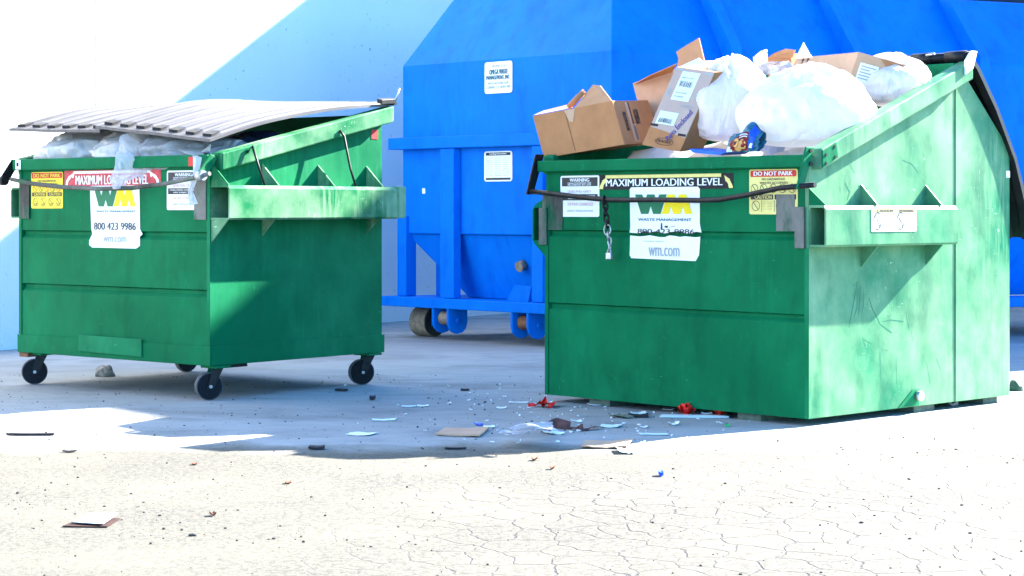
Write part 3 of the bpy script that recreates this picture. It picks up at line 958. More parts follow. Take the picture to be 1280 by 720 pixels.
# stickers on the front
F0 = Face((0, -.0005, 0), (1, 0, 0), (0, 0, 1), (0, -1, 0))
ar = area(dl, FL, F0, 39.5, 215, 79, 260.5, YELLOW)
ar.rect(.02, .98, .83, .975, RED); ar.text("DO NOT PARK", .08, .92, .85, .95, YELLOW, bold=.0012)
ar.text("NO HAZARDOUS", .22, .78, .73, .78); ar.text("WASTES ACCEPTED", .18, .84, .64, .69)
for k in range(5): ar.ring(.13 + k * .185, .55, .07, INK if k % 2 else RED)
ar.rect(.03, .48, .33, .44, INK); ar.rect(.52, .97, .33, .44, INK)
ar.text("CAUTION", .1, .45, .35, .42, YELLOW); ar.text("CAUTION", .58, .93, .35, .42, YELLOW)
for u in (.03, .27, .52, .75):
    ar.ring(u + .11, .19, .075, INK, slash=True)
    for k in range(4): ar.text("-------", u + .03, u + .19, .07 + .05 * (k % 2), .08 + .05 * (k % 2), INK)
def banner(ar, bg, fg, line_mat):
    ar.text("MAXIMUM LOADING LEVEL", .125, .875, .10, .68, fg, bold=.0018)
    ar.rect(.10, .89, .80, .96, line_mat)
    for s in (0, 1):
        m = (lambda p: [(1 - a, b) for a, b in p]) if s else (lambda p: p)
        ar.poly(m([(.095, .72), (.06, .62), (.075, .56), (.045, .34), (.035, .04), (.012, .04), (.022, .38), (.05, .66)]), fg, .0034)
        ar.poly(m([(.115, .92), (.055, .66), (.098, .52)]), fg, .0037)
ar = area(dl, FL, F0, 81, 212.5, 201.5, 232.5, FADERED, .006)
banner(ar, FADERED, WHITE, WHITE)
# the big logo sheet, wrinkled where it crosses the groove
p = FL.at_y(112, 232); q = FL.at_y(177, 310)
za, zb_ = FL.at_y(144, 232).z, FL.at_y(144, 309).z
zm = .985
out = [(p.x + .0, zb_ + .01), (p.x + .03, zb_ - .004), (q.x - .05, zb_ - .006), (q.x - .012, zb_ + .012), (q.x - .014, zm - .012), (q.x + .012, zm + .004), (q.x - .012, zm + .035), (q.x - .018, za - .01), (q.x - .03, za), (p.x + .02, za), (p.x + .008, za - .012), (p.x + .02, zm + .04), (p.x + .03, zm), (p.x, zm - .04)]
s = put_poly(dl, F0, out, WHITE, "sticker", h=.001, th=.0015)
ar = Area(s, F0, p.x, q.x, zb_, za)
logo(ar, .10, .90, .66, .95)
ar.text("WASTE MANAGEMENT", .14, .90, .565, .60, TEALINK, bold=.001)
ar.text("800 423 9986", .10, .90, .28, .40, INK, bold=.0012)
ar.text("wm.com", .28, .72, .08, .17, GINK)
# warning sheet
ar = area(dl, FL, F0, 209, 213, 251, 262.5, WHITE)
def warning(ar, d2=True):
    ar.rect(.04, .96, .74, .955, INK); ar.text("WARNING", .25, .75, .85, .935, WHITE, bold=.001)
    ar.text("UNAUTHORIZED USE", .2, .8, .80, .835, WHITE); ar.text("PROHIBITED BY LAW", .2, .8, .755, .79, WHITE)
    ar.text("LEVEL FULL ONLY", .2, .8, .585, .65, PINK)
    ar.rect(.04, .96, .40, .55, INK); ar.text("OVERLOADED CONTAINERS", .1, .9, .485, .525, WHITE); ar.text("ARE SUBJECT TO", .2, .8, .42, .46, WHITE)
    ar.text("EXTRA CHARGES", .2, .85, .27, .34, PINK, bold=.0006)
    ar.text("SAFETY REGULATIONS", .18, .85, .12, .17, GINK)
warning(ar)
p = FL.at_y(236, 197, -.045); q = FL.at_y(246, 207, -.045)
mb = MB(); mb.box(p.x, q.x, -.0475, -.0455, 1.40, 1.455); mb.build("sticker", RED, dl)
# small red decal high on the side
p = FL.at_x(464, 162); q = FL.at_x(472, 174)
mb = MB(); mb.box(.001, .003, p.y, q.y, q.z, p.z); mb.build("sticker", RED, dl)

# ======================================================== open dumpster
RZB, RZF = .04, 1.43
dr = empty("dumpster", FR.o, FR.yaw, label="green dumpster without wheels, black lid thrown open, heaped with boxes and bags", cat="dumpster", group="green dumpsters")
front_panel(FR, RZB, RZF - .02, (.57, 1.002), "front_panel", GREEN, dr, .026)
YS = 1.36
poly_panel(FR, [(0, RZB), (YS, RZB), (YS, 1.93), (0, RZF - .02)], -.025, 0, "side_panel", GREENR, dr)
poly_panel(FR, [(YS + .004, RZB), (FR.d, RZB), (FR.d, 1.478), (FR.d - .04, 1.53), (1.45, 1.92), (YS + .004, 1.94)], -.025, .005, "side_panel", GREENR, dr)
poly_panel(FR, [(0, RZB), (FR.d, RZB), (FR.d, 1.478), (1.45, 1.92), (YS, 1.93), (0, RZF - .02)], -FR.w, -FR.w + .025, "side_panel", GREEN2, dr)
mb = MB(); mb.hexa([(-FR.w + .026, FR.d - .03, RZB), (-FR.w + .026, FR.d, RZB), (-FR.w + .026, FR.d, 1.478), (-FR.w + .026, FR.d - .03, 1.47)],
                   [(-.026, FR.d - .03, RZB), (-.026, FR.d, RZB), (-.026, FR.d, 1.478), (-.026, FR.d - .03, 1.47)]); mb.build("back_panel", GREEN, dr)
mb = MB(); mb.hexa([(-FR.w + .026, FR.d - .03, 1.471), (-FR.w + .026, FR.d, 1.479), (-FR.w + .026, 1.45, 1.93), (-FR.w + .026, 1.42, 1.91)],
                   [(-.026, FR.d - .03, 1.471), (-.026, FR.d, 1.479), (-.026, 1.45, 1.93), (-.026, 1.42, 1.91)]); mb.build("back_slope", GREEN2, dr)
mb = MB(); mb.box(-FR.w + .026, -.026, .051, FR.d - .031, RZB + .01, RZB + .03); mb.build("floor_panel", GREEN, dr)
mb = MB(); mb.box(-FR.w - .03, .0, -.045, .03, 1.364, RZF); mb.build("front_rim", GREEN, dr, .006)
for x0, x1 in ((-.03, .06), (-FR.w - .06, -FR.w + .03)):
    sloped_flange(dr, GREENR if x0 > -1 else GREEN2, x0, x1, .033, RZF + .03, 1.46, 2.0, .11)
mb = MB(); mb.box(-FR.w, -.03, 1.40, 1.47, 1.90, 1.985); mb.build("rear_rim", GREEN2, dr, .006)
# pockets
QZ0, QZ1, QT = .945, 1.163, .115
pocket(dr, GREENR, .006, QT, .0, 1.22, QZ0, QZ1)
pocket(dr, GREEN, -FR.w - .001, -FR.w - .115, .0, 1.22, QZ0, QZ1)
for x0, x1 in ((.012, QT - .016), (-FR.w - .099, -FR.w - .006)):
    mb = MB(); mb.box(x0, x1, .2, .206, QZ0 + .014, QZ1 - .014); mb.build("pocket_shade_plate", VOID, dr)  # black plates added as the shade inside both pockets
for y in (.46, 1.07):
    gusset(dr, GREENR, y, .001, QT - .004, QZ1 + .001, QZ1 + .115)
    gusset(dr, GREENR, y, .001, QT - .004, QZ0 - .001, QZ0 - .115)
    gusset(dr, GREEN2, y, -FR.w - .001, -FR.w - .11, QZ1 + .001, QZ1 + .115)
gusset(dr, GREEN, .003, .001, QT - .004, QZ1 + .001, QZ1 + .09)
gusset(dr, GREEN, .003, -FR.w - .001, -FR.w - .11, QZ0 - .001, QZ0 - .09)
gusset(dr, GREEN, .003, -FR.w - .001, -FR.w - .11, QZ1 + .001, QZ1 + .05)
# wear plates and pocket lips on the front
for px0, px1, py0, py1 in ((679, 704, 243, 287.5), (971, 994, 243, 289)):
    p = FR.at_y(px0, py0); q = FR.at_y(px1, py1)
    mb = MB(); mb.box(p.x, q.x, -.0062, -.001, q.z, p.z); mb.build("wear_plate", BAREM, dr)
for px0, px1, py0, py1 in ((676, 685.5, 260, 306), (995.5, 1007, 258.5, 310.5)):
    p = FR.at_y(px0, py0); q = FR.at_y(px1, py1)
    mb = MB(); mb.box(p.x, q.x, -.018, -.0065, q.z, p.z); mb.build("pocket_lip", BAREM, dr, .003)
mb = MB(); mb.box(-.024, .004, -.006, -.0005, RZB, .94); mb.build("corner_strip", GREEN2, dr, .002)
mb = MB(); mb.box(-FR.w - .004, -FR.w + .024, -.006, -.0005, RZB, .93); mb.build("corner_strip", GREEN, dr, .002)
# locking bar
path = [FR.at_y(px, py, -.10) for px, py in ((661.5, 239), (690, 242), (735, 247.5), (765, 250), (820, 249.8), (875, 250.5), (900, 249.5), (935, 243.5), (975, 235), (1019, 231))]
mb = MB(); mb.tube(path, .015, 8); mb.build("lock_bar", DARKM, dr)
for xa, pt, mt in ((-FR.w - .045, path[0], DARKM), (.012, path[-1], GREEN2)):
    mb = MB()
    hw = .028
    mb.hexa([(xa, -.05, 1.47), (xa, .02, 1.47), (xa, pt.y + hw, pt.z - .02), (xa, pt.y - hw, pt.z - .02)],
            [(xa + .012, -.05, 1.47), (xa + .012, .02, 1.47), (xa + .012, pt.y + hw, pt.z - .02), (xa + .012, pt.y - hw, pt.z - .02)])
    o = mb.build("bar_arm", mt, dr, .003)
    for zz in (1.45, 1.38):
        mb = MB(); mb.cyl((xa + .012, -.02, zz), (1, 0, 0), .011, .02, 8); mb.build("arm_bolt", DARKM, o)
mb = MB(); mb.prism([(.0605, .03, 1.36), (.0605, .17, 1.42), (.0605, .15, 1.50), (.0605, .03, 1.45)], (.008, 0, 0))
hb = mb.build("hinge_plate", GREEN2, dr, .003)
for yy, zz in ((.06, 1.385), (.06, 1.43), (.14, 1.42), (.135, 1.475)):
    mb = MB(); mb.cyl((.069, yy, zz), (1, 0, 0), .009, .006, 8); mb.build("bolt_hole", DARKM, hb)
# chain and padlock
c0 = FR.at_y(755, 250, -.105); c1 = FR.at_y(755, 318, -.02)
mb = MB()
N = 9
def torus(mb, c, ax, up, ra, rb, r):
    ax = Vector(ax).normalized(); up = Vector(up).normalized(); sd = ax.cross(up)
    n = 12
    path = [c + up * rb * math.cos(2 * math.pi * k / n) + sd * ra * math.sin(2 * math.pi * k / n) for k in range(n + 1)]
    mb.tube(path, r, 6, False)
zs = [c0.z + .01 - k * (c0.z - .01 - c1.z) / N for k in range(N)]
for half, mt in ((range(0, 5), DARKM), (range(5, N), GALV)):
    mb = MB()
    for k in half:
        big = k == 5
        t = k / (N - 1)
        c = Vector((c0.x + .004 * math.sin(k * 2.0), c0.y + .05 * t, zs[k] - .012))
        torus(mb, c, (0, 1, 0) if k % 2 else (1, .4, 0), (0, 0, 1), .026 if big else (.018 if mt is DARKM else .013), .030 if big else .025, .0065 if mt is DARKM else .005)
    ch = mb.build("chain", mt, dr)
mb = MB(); mb.box(c0.x - .021, c0.x + .021, c0.y + .032, c0.y + .056, c1.z - .028, c1.z + .012); pl = mb.build("padlock", GALV, dr, .005)
mb = MB(); torus(mb, Vector((c0.x, c0.y + .044, c1.z + .014)), (0, 1, 0), (0, 0, 1), .013, .022, .004); mb.build("shackle", GALV, pl)
# feet, drain plug
for px in (745, 932):
    p = FR.at_y(px, 500)
    mb = MB(); mb.box(p.x - .08, p.x + .08, .03, .55, 0, RZB - .001); mb.build("foot", WOODC, dr)
mb = MB(); mb.box(-.5, -.03, 1.0, 1.2, 0, RZB - .001); mb.build("foot", WOODC, dr)
mb = MB(); mb.box(-FR.w + .02, -.03, 1.7, 1.85, 0, RZB - .001); mb.build("foot", WOODC, dr)
mb = MB(); mb.cyl((.02, .98, .10), (1, 0, 0), .028, .035, 14); o = mb.build("drain_plug", GALV, dr)
mb = MB(); mb.prism([(.002, .80, .045), (.002, 1.0, .045), (.002, 1.0, .135), (.002, .94, .135)], (.003, 0, 0)); mb.build("drain_plate", GREEN2, dr)
# finger marks wiped through the dust on the side
MARK = plain("wiped_dark_paint", (0.02, 0.15, 0.08), 0.5, 0, 0.3, 30, 0, 0.12)
def mark(pts, w):
    pp = [FR.at_x(px, py) for px, py in pts]
    mb = MB(); vs = []
    for i, p in enumerate(pp):
        q = pp[min(i + 1, len(pp) - 1)] - pp[max(i - 1, 0)]
        nrm = Vector((0, -q.z, q.y)).normalized()
        ww = w * (1.0 if 0 < i < len(pp) - 1 else .35) * (0.75 + .5 * random.random())
        vs += [Vector((.0006, p.y, p.z)) + nrm * ww, Vector((.0006, p.y, p.z)) - nrm * ww]
    mb.add(vs, [(2 * i, 2 * i + 1, 2 * i + 3, 2 * i + 2) for i in range(len(pp) - 1)])
    return mb.build("wiped_mark", MARK, dr, fix=False)
for pts in ([(1066, 358), (1072, 352), (1066, 382), (1061, 410)], [(1072, 360), (1071, 385), (1067, 398)], [(1076, 358), (1074, 380), (1073, 396)], [(1080, 360), (1079, 382), (1077, 394)],
            [(1083, 382), (1086, 372), (1091, 388), (1097, 398), (1100, 405)], [(1100, 405), (1108, 411), (1115, 416)], [(1103, 402), (1114, 400), (1129, 402), (1128, 394)], [(1078, 421), (1083, 436)],
            [(1080, 424), (1090, 430)], [(1132, 390), (1136, 410)], [(1103, 437), (1110, 438)], [(1128, 200), (1140, 205), (1148, 216)], [(1062, 205), (1068, 216)], [(1139, 414), (1141, 426)],
            [(1100, 440), (1101, 476)], [(1120, 446), (1121, 480)], [(1158, 452), (1163, 480)], [(1170, 448), (1176, 462)], [(1056, 228), (1062, 240), (1059, 250)], [(1072, 232), (1084, 236), (1080, 246)]):
    mark(pts, .004)
# open lid hanging down behind, with its hinge bar
prof = [(1.475, 2.035), (1.56, 1.97), (1.76, 1.74), (1.96, 1.45), (2.07, 1.20), (2.13, .98)]
def lid_r(x0, x1):
    mb = MB()
    def s(u, v):
        t = v * (len(prof) - 1); i = min(int(t), len(prof) - 2); f = t - i
        y = prof[i][0] + (prof[i + 1][0] - prof[i][0]) * f; z = prof[i][1] + (prof[i + 1][1] - prof[i][1]) * f
        r = .012 if .25 < (u * 5) % 1 < .75 else 0
        return (x0 + (x1 - x0) * u, y + r, z + r)
    mb.grid(s, 40, 20, (0, .022, .018), False)
    return mb.build("lid", BLACKP, dr)
lid_r(-FR.w - .06, -FR.w / 2 - .004); lid_r(-FR.w / 2 + .004, .034)
mb = MB(); mb.tube([(-FR.w - .05, 1.46, 2.025), (.058, 1.46, 2.025)], .026, 10); mb.build("hinge_bar", BLACKP, dr)
for x in (-.12, -.35, -.75, -1.2, -1.7):
    mb = MB(); mb.tube([(x, 1.46, 2.025), (x + .14, 1.46, 2.025)], .033, 10); mb.build("hinge_knuckle", BLACKP, dr)
mb = MB(); mb.tube([(-.24, 1.43, 2.04), (-.18, 1.425, 2.048)], .008, 6); mb.build("hinge_pin", GALV, dr)
mb = MB(); mb.prism([(.061, 1.36, 1.91), (.061, 1.44, 1.95), (.061, 1.48, 2.05), (.061, 1.42, 2.05), (.061, 1.36, 1.99)], (.014, 0, 0)); mb.build("hinge_bracket", WHITE, dr, .004)
mb = MB(); mb.box(.0055, .0075, 1.89, 1.929, 1.33, 1.37); mb.build("sticker", WHITE, dr)
# stickers
F0R = Face((0, -.0005, 0), (1, 0, 0), (0, 0, 1), (0, -1, 0))
ar = area(dr, FR, F0R, 701, 219.5, 749.5, 271, WHITE); warning(ar)
ar = area(dr, FR, F0R, 749.5, 217.5, 917, 236.5, DARKP, .002)
ar.text("MAXIMUM LOADING LEVEL", .055, .925, .22, .70, PAPER, bold=.0016)
ar.rect(.05, .915, .76, .98, PALEYEL)
for s in (0, 1):
    m = (lambda p: [(1.0 - a, b) for a, b in p]) if s else (lambda p: p)
    ar.poly(m([(.045, .72), (.025, .58), (.005, .22), (.0, .04), (.03, .04), (.035, .3), (.05, .5)]), PALEYEL, .0034)
    ar.poly(m([(.062, .86), (.022, .60), (.052, .45)]), PALEYEL, .0037)
pa = FR.at_y(787.5, 233); pb = FR.at_y(875, 294)
zt = (FR.at_y(787, 233.5).z + FR.at_y(875, 234).z) / 2; ztear = 1.012; zlow = .992; zbt = FR.at_y(831, 324.5).z
n = 14
tear = [(pa.x + (pb.x + .012 - pa.x) * k / n, ztear + random.uniform(-.006, .008)) for k in range(n + 1)]
s = put_poly(dr, F0R, tear + [(pb.x, ztear + .05), (pb.x, zt - .012), (pb.x - .012, zt), (pa.x + .012, zt), (pa.x, zt - .012), (pa.x + .005, ztear + .03)], WHITE, "sticker", h=.001, th=.0015)
ar = Area(s, F0R, pa.x, pb.x, ztear - .06, zt)
logo(ar, .08, .90, .52, .87)
ar.text("WASTE MANAGEMENT", .13, .89, .395, .445, TEALINK, bold=.001)
ar.poly([(.45, .25), (.48, .25), (.475, .36), (.455, .36)], INK); ar.poly([(.50, .285), (.55, .27), (.56, .31), (.52, .315)], INK); ar.poly([(.56, .275), (.66, .305), (.66, .315), (.57, .285)], INK)
ar.text("800-423-9986", .12, .93, .165, .255, INK, bold=.0008)
tear2 = [(pb.x + .004 - (pb.x - pa.x) * k / n, zlow + random.uniform(-.006, .004)) for k in range(n + 1)]
s = put_poly(dr, F0R, [(pa.x + .012, zbt + .004), (pb.x - .03, zbt - .004), (pb.x - .005, zbt + .03)] + tear2 + [(pa.x, zbt + .02)], WHITE, "sticker", h=.001, th=.0015)
ar = Area(s, F0R, pa.x, pb.x, zbt, zlow)
ar.text("wm.com", .28, .72, .14, .52, GINK)
ar.text("AN EQUAL SERVICE", .2, .5, .74, .80, GINK)
ar = area(dr, FR, F0R, 937, 211.5, 997.5, 268, PALEYEL)
ar.rect(.025, .975, .835, .975, RED, r=.008); ar.text("DO NOT PARK", .1, .9, .86, .955, PAPER, bold=.0015)
ar.text("NO HAZARDOUS", .27, .75, .755, .805); ar.text("WASTES ACCEPTED", .22, .80, .675, .725)
for k in range(5): ar.ring(.11 + k * .195, .575, .075, INK)
ar.rect(.03, .5, .33, .44, INK); ar.text("CAUTION", .12, .47, .345, .425, PALEYEL, bold=.0008)
ar.rect(.53, .97, .33, .44, INK); ar.text("CAUTION", .6, .94, .345, .425, PALEYEL, bold=.0008)
ar.ring(.14, .19, .085, INK); ar.rect(.26, .27, .06, .31, INK); ar.rect(.52, .53, .06, .31, INK)
for k in range(6): ar.text("-- ----", .3, .48, .10 + k * .035, .105 + k * .035, INK)
ar.ring(.64, .19, .085, INK)
# caution sheet on the pocket
FS = Face((QT, 0, 0), (0, 1, 0), (0, 0, 1), (1, 0, 0))
p = FR.at_x(1089, 258.5, QT); q = FR.at_x(1145, 289, QT)
s = put_poly(dr, FS, rrect(p.y, q.y, q.z, p.z - .004, .006), WHITE, "sticker", h=.001, th=.0015)
ar = Area(s, FS, p.y, q.y, q.z, p.z - .004)
ar.rect(.02, .98, .78, .97, PALEYEL); ar.text("CAUTION", .12, .47, .81, .93, INK, bold=.004); ar.text("WARNING", .60, .95, .81, .93, INK, bold=.004)
ar.ring(.13, .44, .09, INK, .007, True, 1.3); ar.ring(.64, .44, .09, INK, .007, True, 1.3)
ar.poly([(.58, .55), (.62, .52), (.70, .36), (.66, .40)], INK)

# ------------------------------------------------------------------ bags and loose film
def make_bag(name, c, radii, seed, mat, label, group, knot=True, sub=5, squash=.75, amp=1.0):
    bm = bmesh.new()
    bmesh.ops.create_icosphere(bm, subdivisions=sub, radius=1.0)
    off = Vector((seed * 3.1, seed * 1.7, seed * 2.3))
    for v in bm.verts:
        d = v.co.normalized()
        n1 = noise.noise(d * 1.3 + off)
        n2 = 1 - abs(noise.noise(d * 2.8 + off * 1.3)) * 2
        n3 = 1 - abs(noise.noise(Vector((d.x * 6, d.y * 6, d.z * 3)) + off)) * 2
        n4 = noise.noise(d * 13 + off)
        r = 1 + amp * (.16 * n1 + .07 * n2 + .035 * n3 + .006 * n4)
        p = d * r
        if p.z < -.55: p.z = -.55 + (p.z + .55) * .25
        if knot and d.z > .55:
            t = (d.z - .55) / .45
            an = math.atan2(d.y, d.x)
            p *= 1 + .05 * t * math.sin(an * 9 + seed)
            p.z += .10 * t ** 3
        v.co = Vector((p.x * radii[0], p.y * radii[1], p.z * radii[2]))
    me = bpy.data.meshes.new(name); bm.to_mesh(me); bm.free()
    me.polygons.foreach_set("use_smooth", [True] * len(me.polygons))
    me.materials.append(mat)
    o = bpy.data.objects.new(name, me); COL.objects.link(o)
    o.location = c
    tag(o, label, "trash bag", group)
    return o
def R_at(px, py, yl): return FR.to_world(FR.at_y(px, py, yl))
def L_at(px, py, yl): return FL.to_world(FL.at_y(px, py, yl))
GB = "white bags heaped in the open dumpster"
make_bag("trash_bag", R_at(915, 137, .36), (.245, .25, .27), 1.0, BAGM, "round white trash bag right of the grey wrapped box, behind the snack wrapper", GB, amp=.55)
make_bag("trash_bag", R_at(1010, 146, .42), (.36, .30, .25), 2.4, BAGM, "widest white trash bag, sagging over the front rim beside the sloping green flange", GB, amp=.7)
make_bag("trash_bag", R_at(1112, 108, 1.10), (.235, .27, .165), 3.7, BAGM, "white trash bag at the back, against the rear hinge bar right of the printed carton", GB, amp=.6)
# hidden load that carries the heap
for k, (x, y, z, r) in enumerate(((-1.45, .50, 1.08, .36), (-.98, .52, 1.08, .38), (-.48, .5, 1.05, .34), (-1.4, 1.2, 1.15, .4), (-.6, 1.2, 1.3, .42))):
    make_bag("trash_bag", FR.to_world((x, y, z)), (r, r, .42), 5 + k, BAGM, "white trash bag buried under the heap of boxes inside the open dumpster", "bags buried in the open dumpster", False, 4)
GL = "bags bulging under the grey lids"
for k, (x, y, z, rx, ry, rz, m, lb) in enumerate((
        (-1.52, .36, 1.47, .36, .34, .17, BAGM, "white plastic bag under the left end of the grey lids, above the yellow notice"),
        (-.98, .36, 1.47, .34, .33, .17, BAGM, "white plastic bag under the middle of the grey lids, behind the hanging film"),
        (-.44, .34, 1.44, .38, .30, .15, FILMM, "thin clear plastic bag under the drooping right corner of the grey lids"),
        (-.42, .80, 1.46, .25, .38, .17, SHADEBAG, "bag coloured as the dark blue shade under the lid along the sloping right edge"))):
    make_bag("plastic_bag", FL.to_world((x, y, z)), (rx, ry, rz), 20 + k, m, lb, GL, False, 5, amp=1.6)["category"] = "plastic bag"
for k, (x, y, z, r) in enumerate(((-1.35, .75, 1.05, .36), (-.8, .8, 1.08, .40), (-.46, .5, 1.05, .30), (-1.4, .4, 1.05, .28))):
    make_bag("plastic_bag", FL.to_world((x, y, z)), (r, r, .36), 30 + k, BAGM, "white bag buried under the load inside the closed dumpster", "bags buried in the closed dumpster", False, 4)["category"] = "plastic bag"

def film(name, path, widths, seed, mat, label, crumple=.02, cat="plastic film", nu=14, group=None):
    """a crumpled strip following path (world points)"""
    path = [Vector(p) for p in path]
    n = len(path)
    def at(t):
        f = t * (n - 1); i = min(int(f), n - 2); f -= i
        return path[i].lerp(path[i + 1], f), widths[i] + (widths[i + 1] - widths[i]) * f
    off = Vector((seed * 7.7, seed * 3.3, 0))
    def fn(u, v):
        p, w = at(v)
        p2, _ = at(min(1, v + .05)); p1, _ = at(max(0, v - .05))
        t = (p2 - p1).normalized()
        side = t.cross(Vector((0.2, -1, .2))).normalized()
        if abs(t.z) < .3 and abs(t.y) > .8: side = Vector((1, 0, 0))
        q = p + side * w * (u - .5)
        nz = noise.noise(Vector((u * 3.2, v * n * .9, 0)) + off) + .6 * (1 - 2 * abs(noise.noise(Vector((u * 5, v * n * 1.6, 3)) + off)))
        return q + Vector((noise.noise(q * 9 + off) * crumple, nz * crumple, noise.noise(q * 11 - off) * crumple * .8))
    c = path[0].copy()
    mb = MB(); mb.grid(fn, nu, n * 7)
    o = mb.build(name, mat, None, loc=c, fix=False)
    tag(o, label, cat, group)
    return o
film("plastic_film", [L_at(196, 178, .22), L_at(186, 188, .10), L_at(170, 198, -.04), L_at(157, 208, -.085), L_at(148, 220, -.12), L_at(149, 234, -.13)], [.34, .36, .30, .2, .11, .09], 1.0, FILMM,
     "clear plastic film hanging from under the lids over the red loading banner", .03)
film("plastic_film", [L_at(222, 180, .2), L_at(240, 186, .05), L_at(247, 196, -.07), L_at(243, 215, -.10), L_at(238, 240, -.09), L_at(243, 256, -.08)], [.25, .16, .06, .035, .03, .05], 2.0, BAGM,
     "narrow white plastic strip dangling over the black and white warning sheet", .014, nu=6)
film("plastic_film", [L_at(228, 176, .3), L_at(245, 187, .12), L_at(262, 190, .06), L_at(292, 178, .3)], [.1, .13, .10, .1], 3.0, BAGM,
     "white crumpled plastic bunched at the front right corner under the lids", .03)

# ------------------------------------------------------------------ cardboard boxes
def carton(name, TL, TR, BL, depth, mat, label, group, skip=(), inside=CARDIN, th=.006):
    """carton from three corners of its front face and a depth vector; returns root, frame"""
    TL, TR, BL, dp = Vector(TL), Vector(TR), Vector(BL), Vector(depth)
    BR = BL + (TR - TL)
    base = (BL + BR) / 2 + dp / 2
    root = empty(name, base, label=label, cat="box", group=group)
    u = (TR - TL).normalized(); v = (TL - BL).normalized(); n = u.cross(v).normalized()
    def panel(a, b, c, d, nm="side_panel", m=mat, inward=None):
        mb = MB()
        ring = [a - base, b - base, c - base, d - base]
        mb.prism(ring, inward * th)
        return mb.build(nm, m, root)
    panel(BL, BR, TR, TL, inward=dp.normalized())
    panel(BL + dp, BR + dp, TR + dp, TL + dp, inward=-dp.normalized(), m=inside)
    e = dp.normalized() * th * 1.1
    panel(BR + e, BR + dp - e, TR + dp - e, TR + e, inward=-u)
    panel(BL + e, BL + dp - e, TL + dp - e, TL + e, inward=u)
    if "bottom" not in skip:
        panel(BL + e + u * th * 1.1, BR + e - u * th * 1.1, BR + dp - e - u * th * 1.1, BL + dp - e + u * th * 1.1, "bottom_panel", inward=v)
    if "top" not in skip:
        panel(TL + e + u * th * 1.1, TR + e - u * th * 1.1, TR + dp - e - u * th * 1.1, TL + dp - e + u * th * 1.1, "top_panel", inward=-v)
    f = Face(TL - base, u, v, -dp.normalized() if n.dot(dp) > 0 else n)
    f.n = n if n.dot(dp) < 0 else -n
    return root, base, f, (TR - TL).length, (TL - BL).length
def flap(root, base, pts, off, m=CARDIN, nm="flap", bend=0.0):
    mb = MB(); mb.prism([Vector(p) - base for p in pts], off); return mb.build(nm, m, root)
GX = "cardboard boxes heaped in the open dumpster"
EYA = Matrix.Rotation(R(20), 3, "Z") @ FR.ey
EY = FR.ey; EX = FR.ex; UP = Vector((0, 0, 1))
# A: big open carton hanging over the left end of the rim
TL, TR, BL = R_at(666, 145, .06), R_at(765.5, 126, .06), R_at(680, 197.5, .06)
root, base, f, wA, hA = carton("cardboard_box", TL, TR, BL, EYA * .55 + UP * .03, CARD, "open brown carton tilted on the left end of the rim, with flaps up", GX, ("top",))
flap(root, base, [R_at(717, 136, .075), R_at(765, 126.5, .075), R_at(750, 107, .17), R_at(741, 106, .17)], EY * .006)
flap(root, base, [R_at(666.5, 144, .078), R_at(715, 134.5, .078), R_at(712, 130, .16), R_at(680, 138, .16)], EY * .006, CARDPALE)
mb = MB(); mb.tube([R_at(711, 134, .09) - base, R_at(722, 122, .11) - base, R_at(731, 114, .14) - base], .018, 8); mb.build("curled_flap", CARD, root)
put_poly(root, Face(TL - base, f.u, f.v, f.n), [(wA * .43, -.075), (wA * .47, -.085), (wA * .485, -.07), (wA * .54, -.004), (wA * .40, -.004)], CARDPALE, "tape", h=.002)
put_poly(root, Face(TL - base, f.u, f.v, f.n), rect(wA * .405, wA * .409, -hA + .01, -.01), DARKP, "seam", h=.0015)
# its printed right side
dpA = EYA * .55 + UP * .03
fs = Face(TR - base, dpA, f.v, f.u)
put_poly(root, fs, rect(.17, .205, -hA * .95, -.01), CARDPALE, "tape", h=.0015)
put_poly(root, fs, rect(.215, .228, -hA * .95, -.01), INK, "print", h=.0018)
put_text(root, fs, "L6.1/4", .27, .33, -hA * .55, -hA * .20, INK, .002)
put_text(root, fs, "12-98", .10, .14, -hA * .7, -hA * .25, INK, .002)
put_poly(root, fs, rect(.20, .25, -hA * .95, -hA * .55), CARDPALE, "print", h=.002)
for k in range(6): put_poly(root, fs, rect(.205 + k * .007, .208 + k * .007, -hA * .92, -hA * .58), INK, "print", h=.0026)
# B: long carton lying behind with a torn flap standing up
TL, TR, BL = R_at(791, 104, .62), R_at(874, 76, .62), R_at(803, 150, .62)
root, base, f, w, h = carton("cardboard_box", TL, TR, BL, EY * .32 + UP * .02, CARDPALE, "long carton behind the tall wrapped box, one torn brown flap standing up", GX, ("top",))
flap(root, base, [R_at(846, 86, .66), R_at(881, 79, .66), R_at(873.5, 47.5, .70), R_at(862, 54, .70), R_at(845, 65, .69), R_at(848, 73, .68)], EY * .007)
flap(root, base, [R_at(792, 105, .61), R_at(840, 89, .61), R_at(846, 79, .50), R_at(812, 94, .50)], UP * -.006, CARD)
flap(root, base, [R_at(845, 85, .52), R_at(873, 72.5, .60), R_at(893, 90, .52)], EY * .006, PAPER)  # cardboard flap coloured white to show the sunlight on it
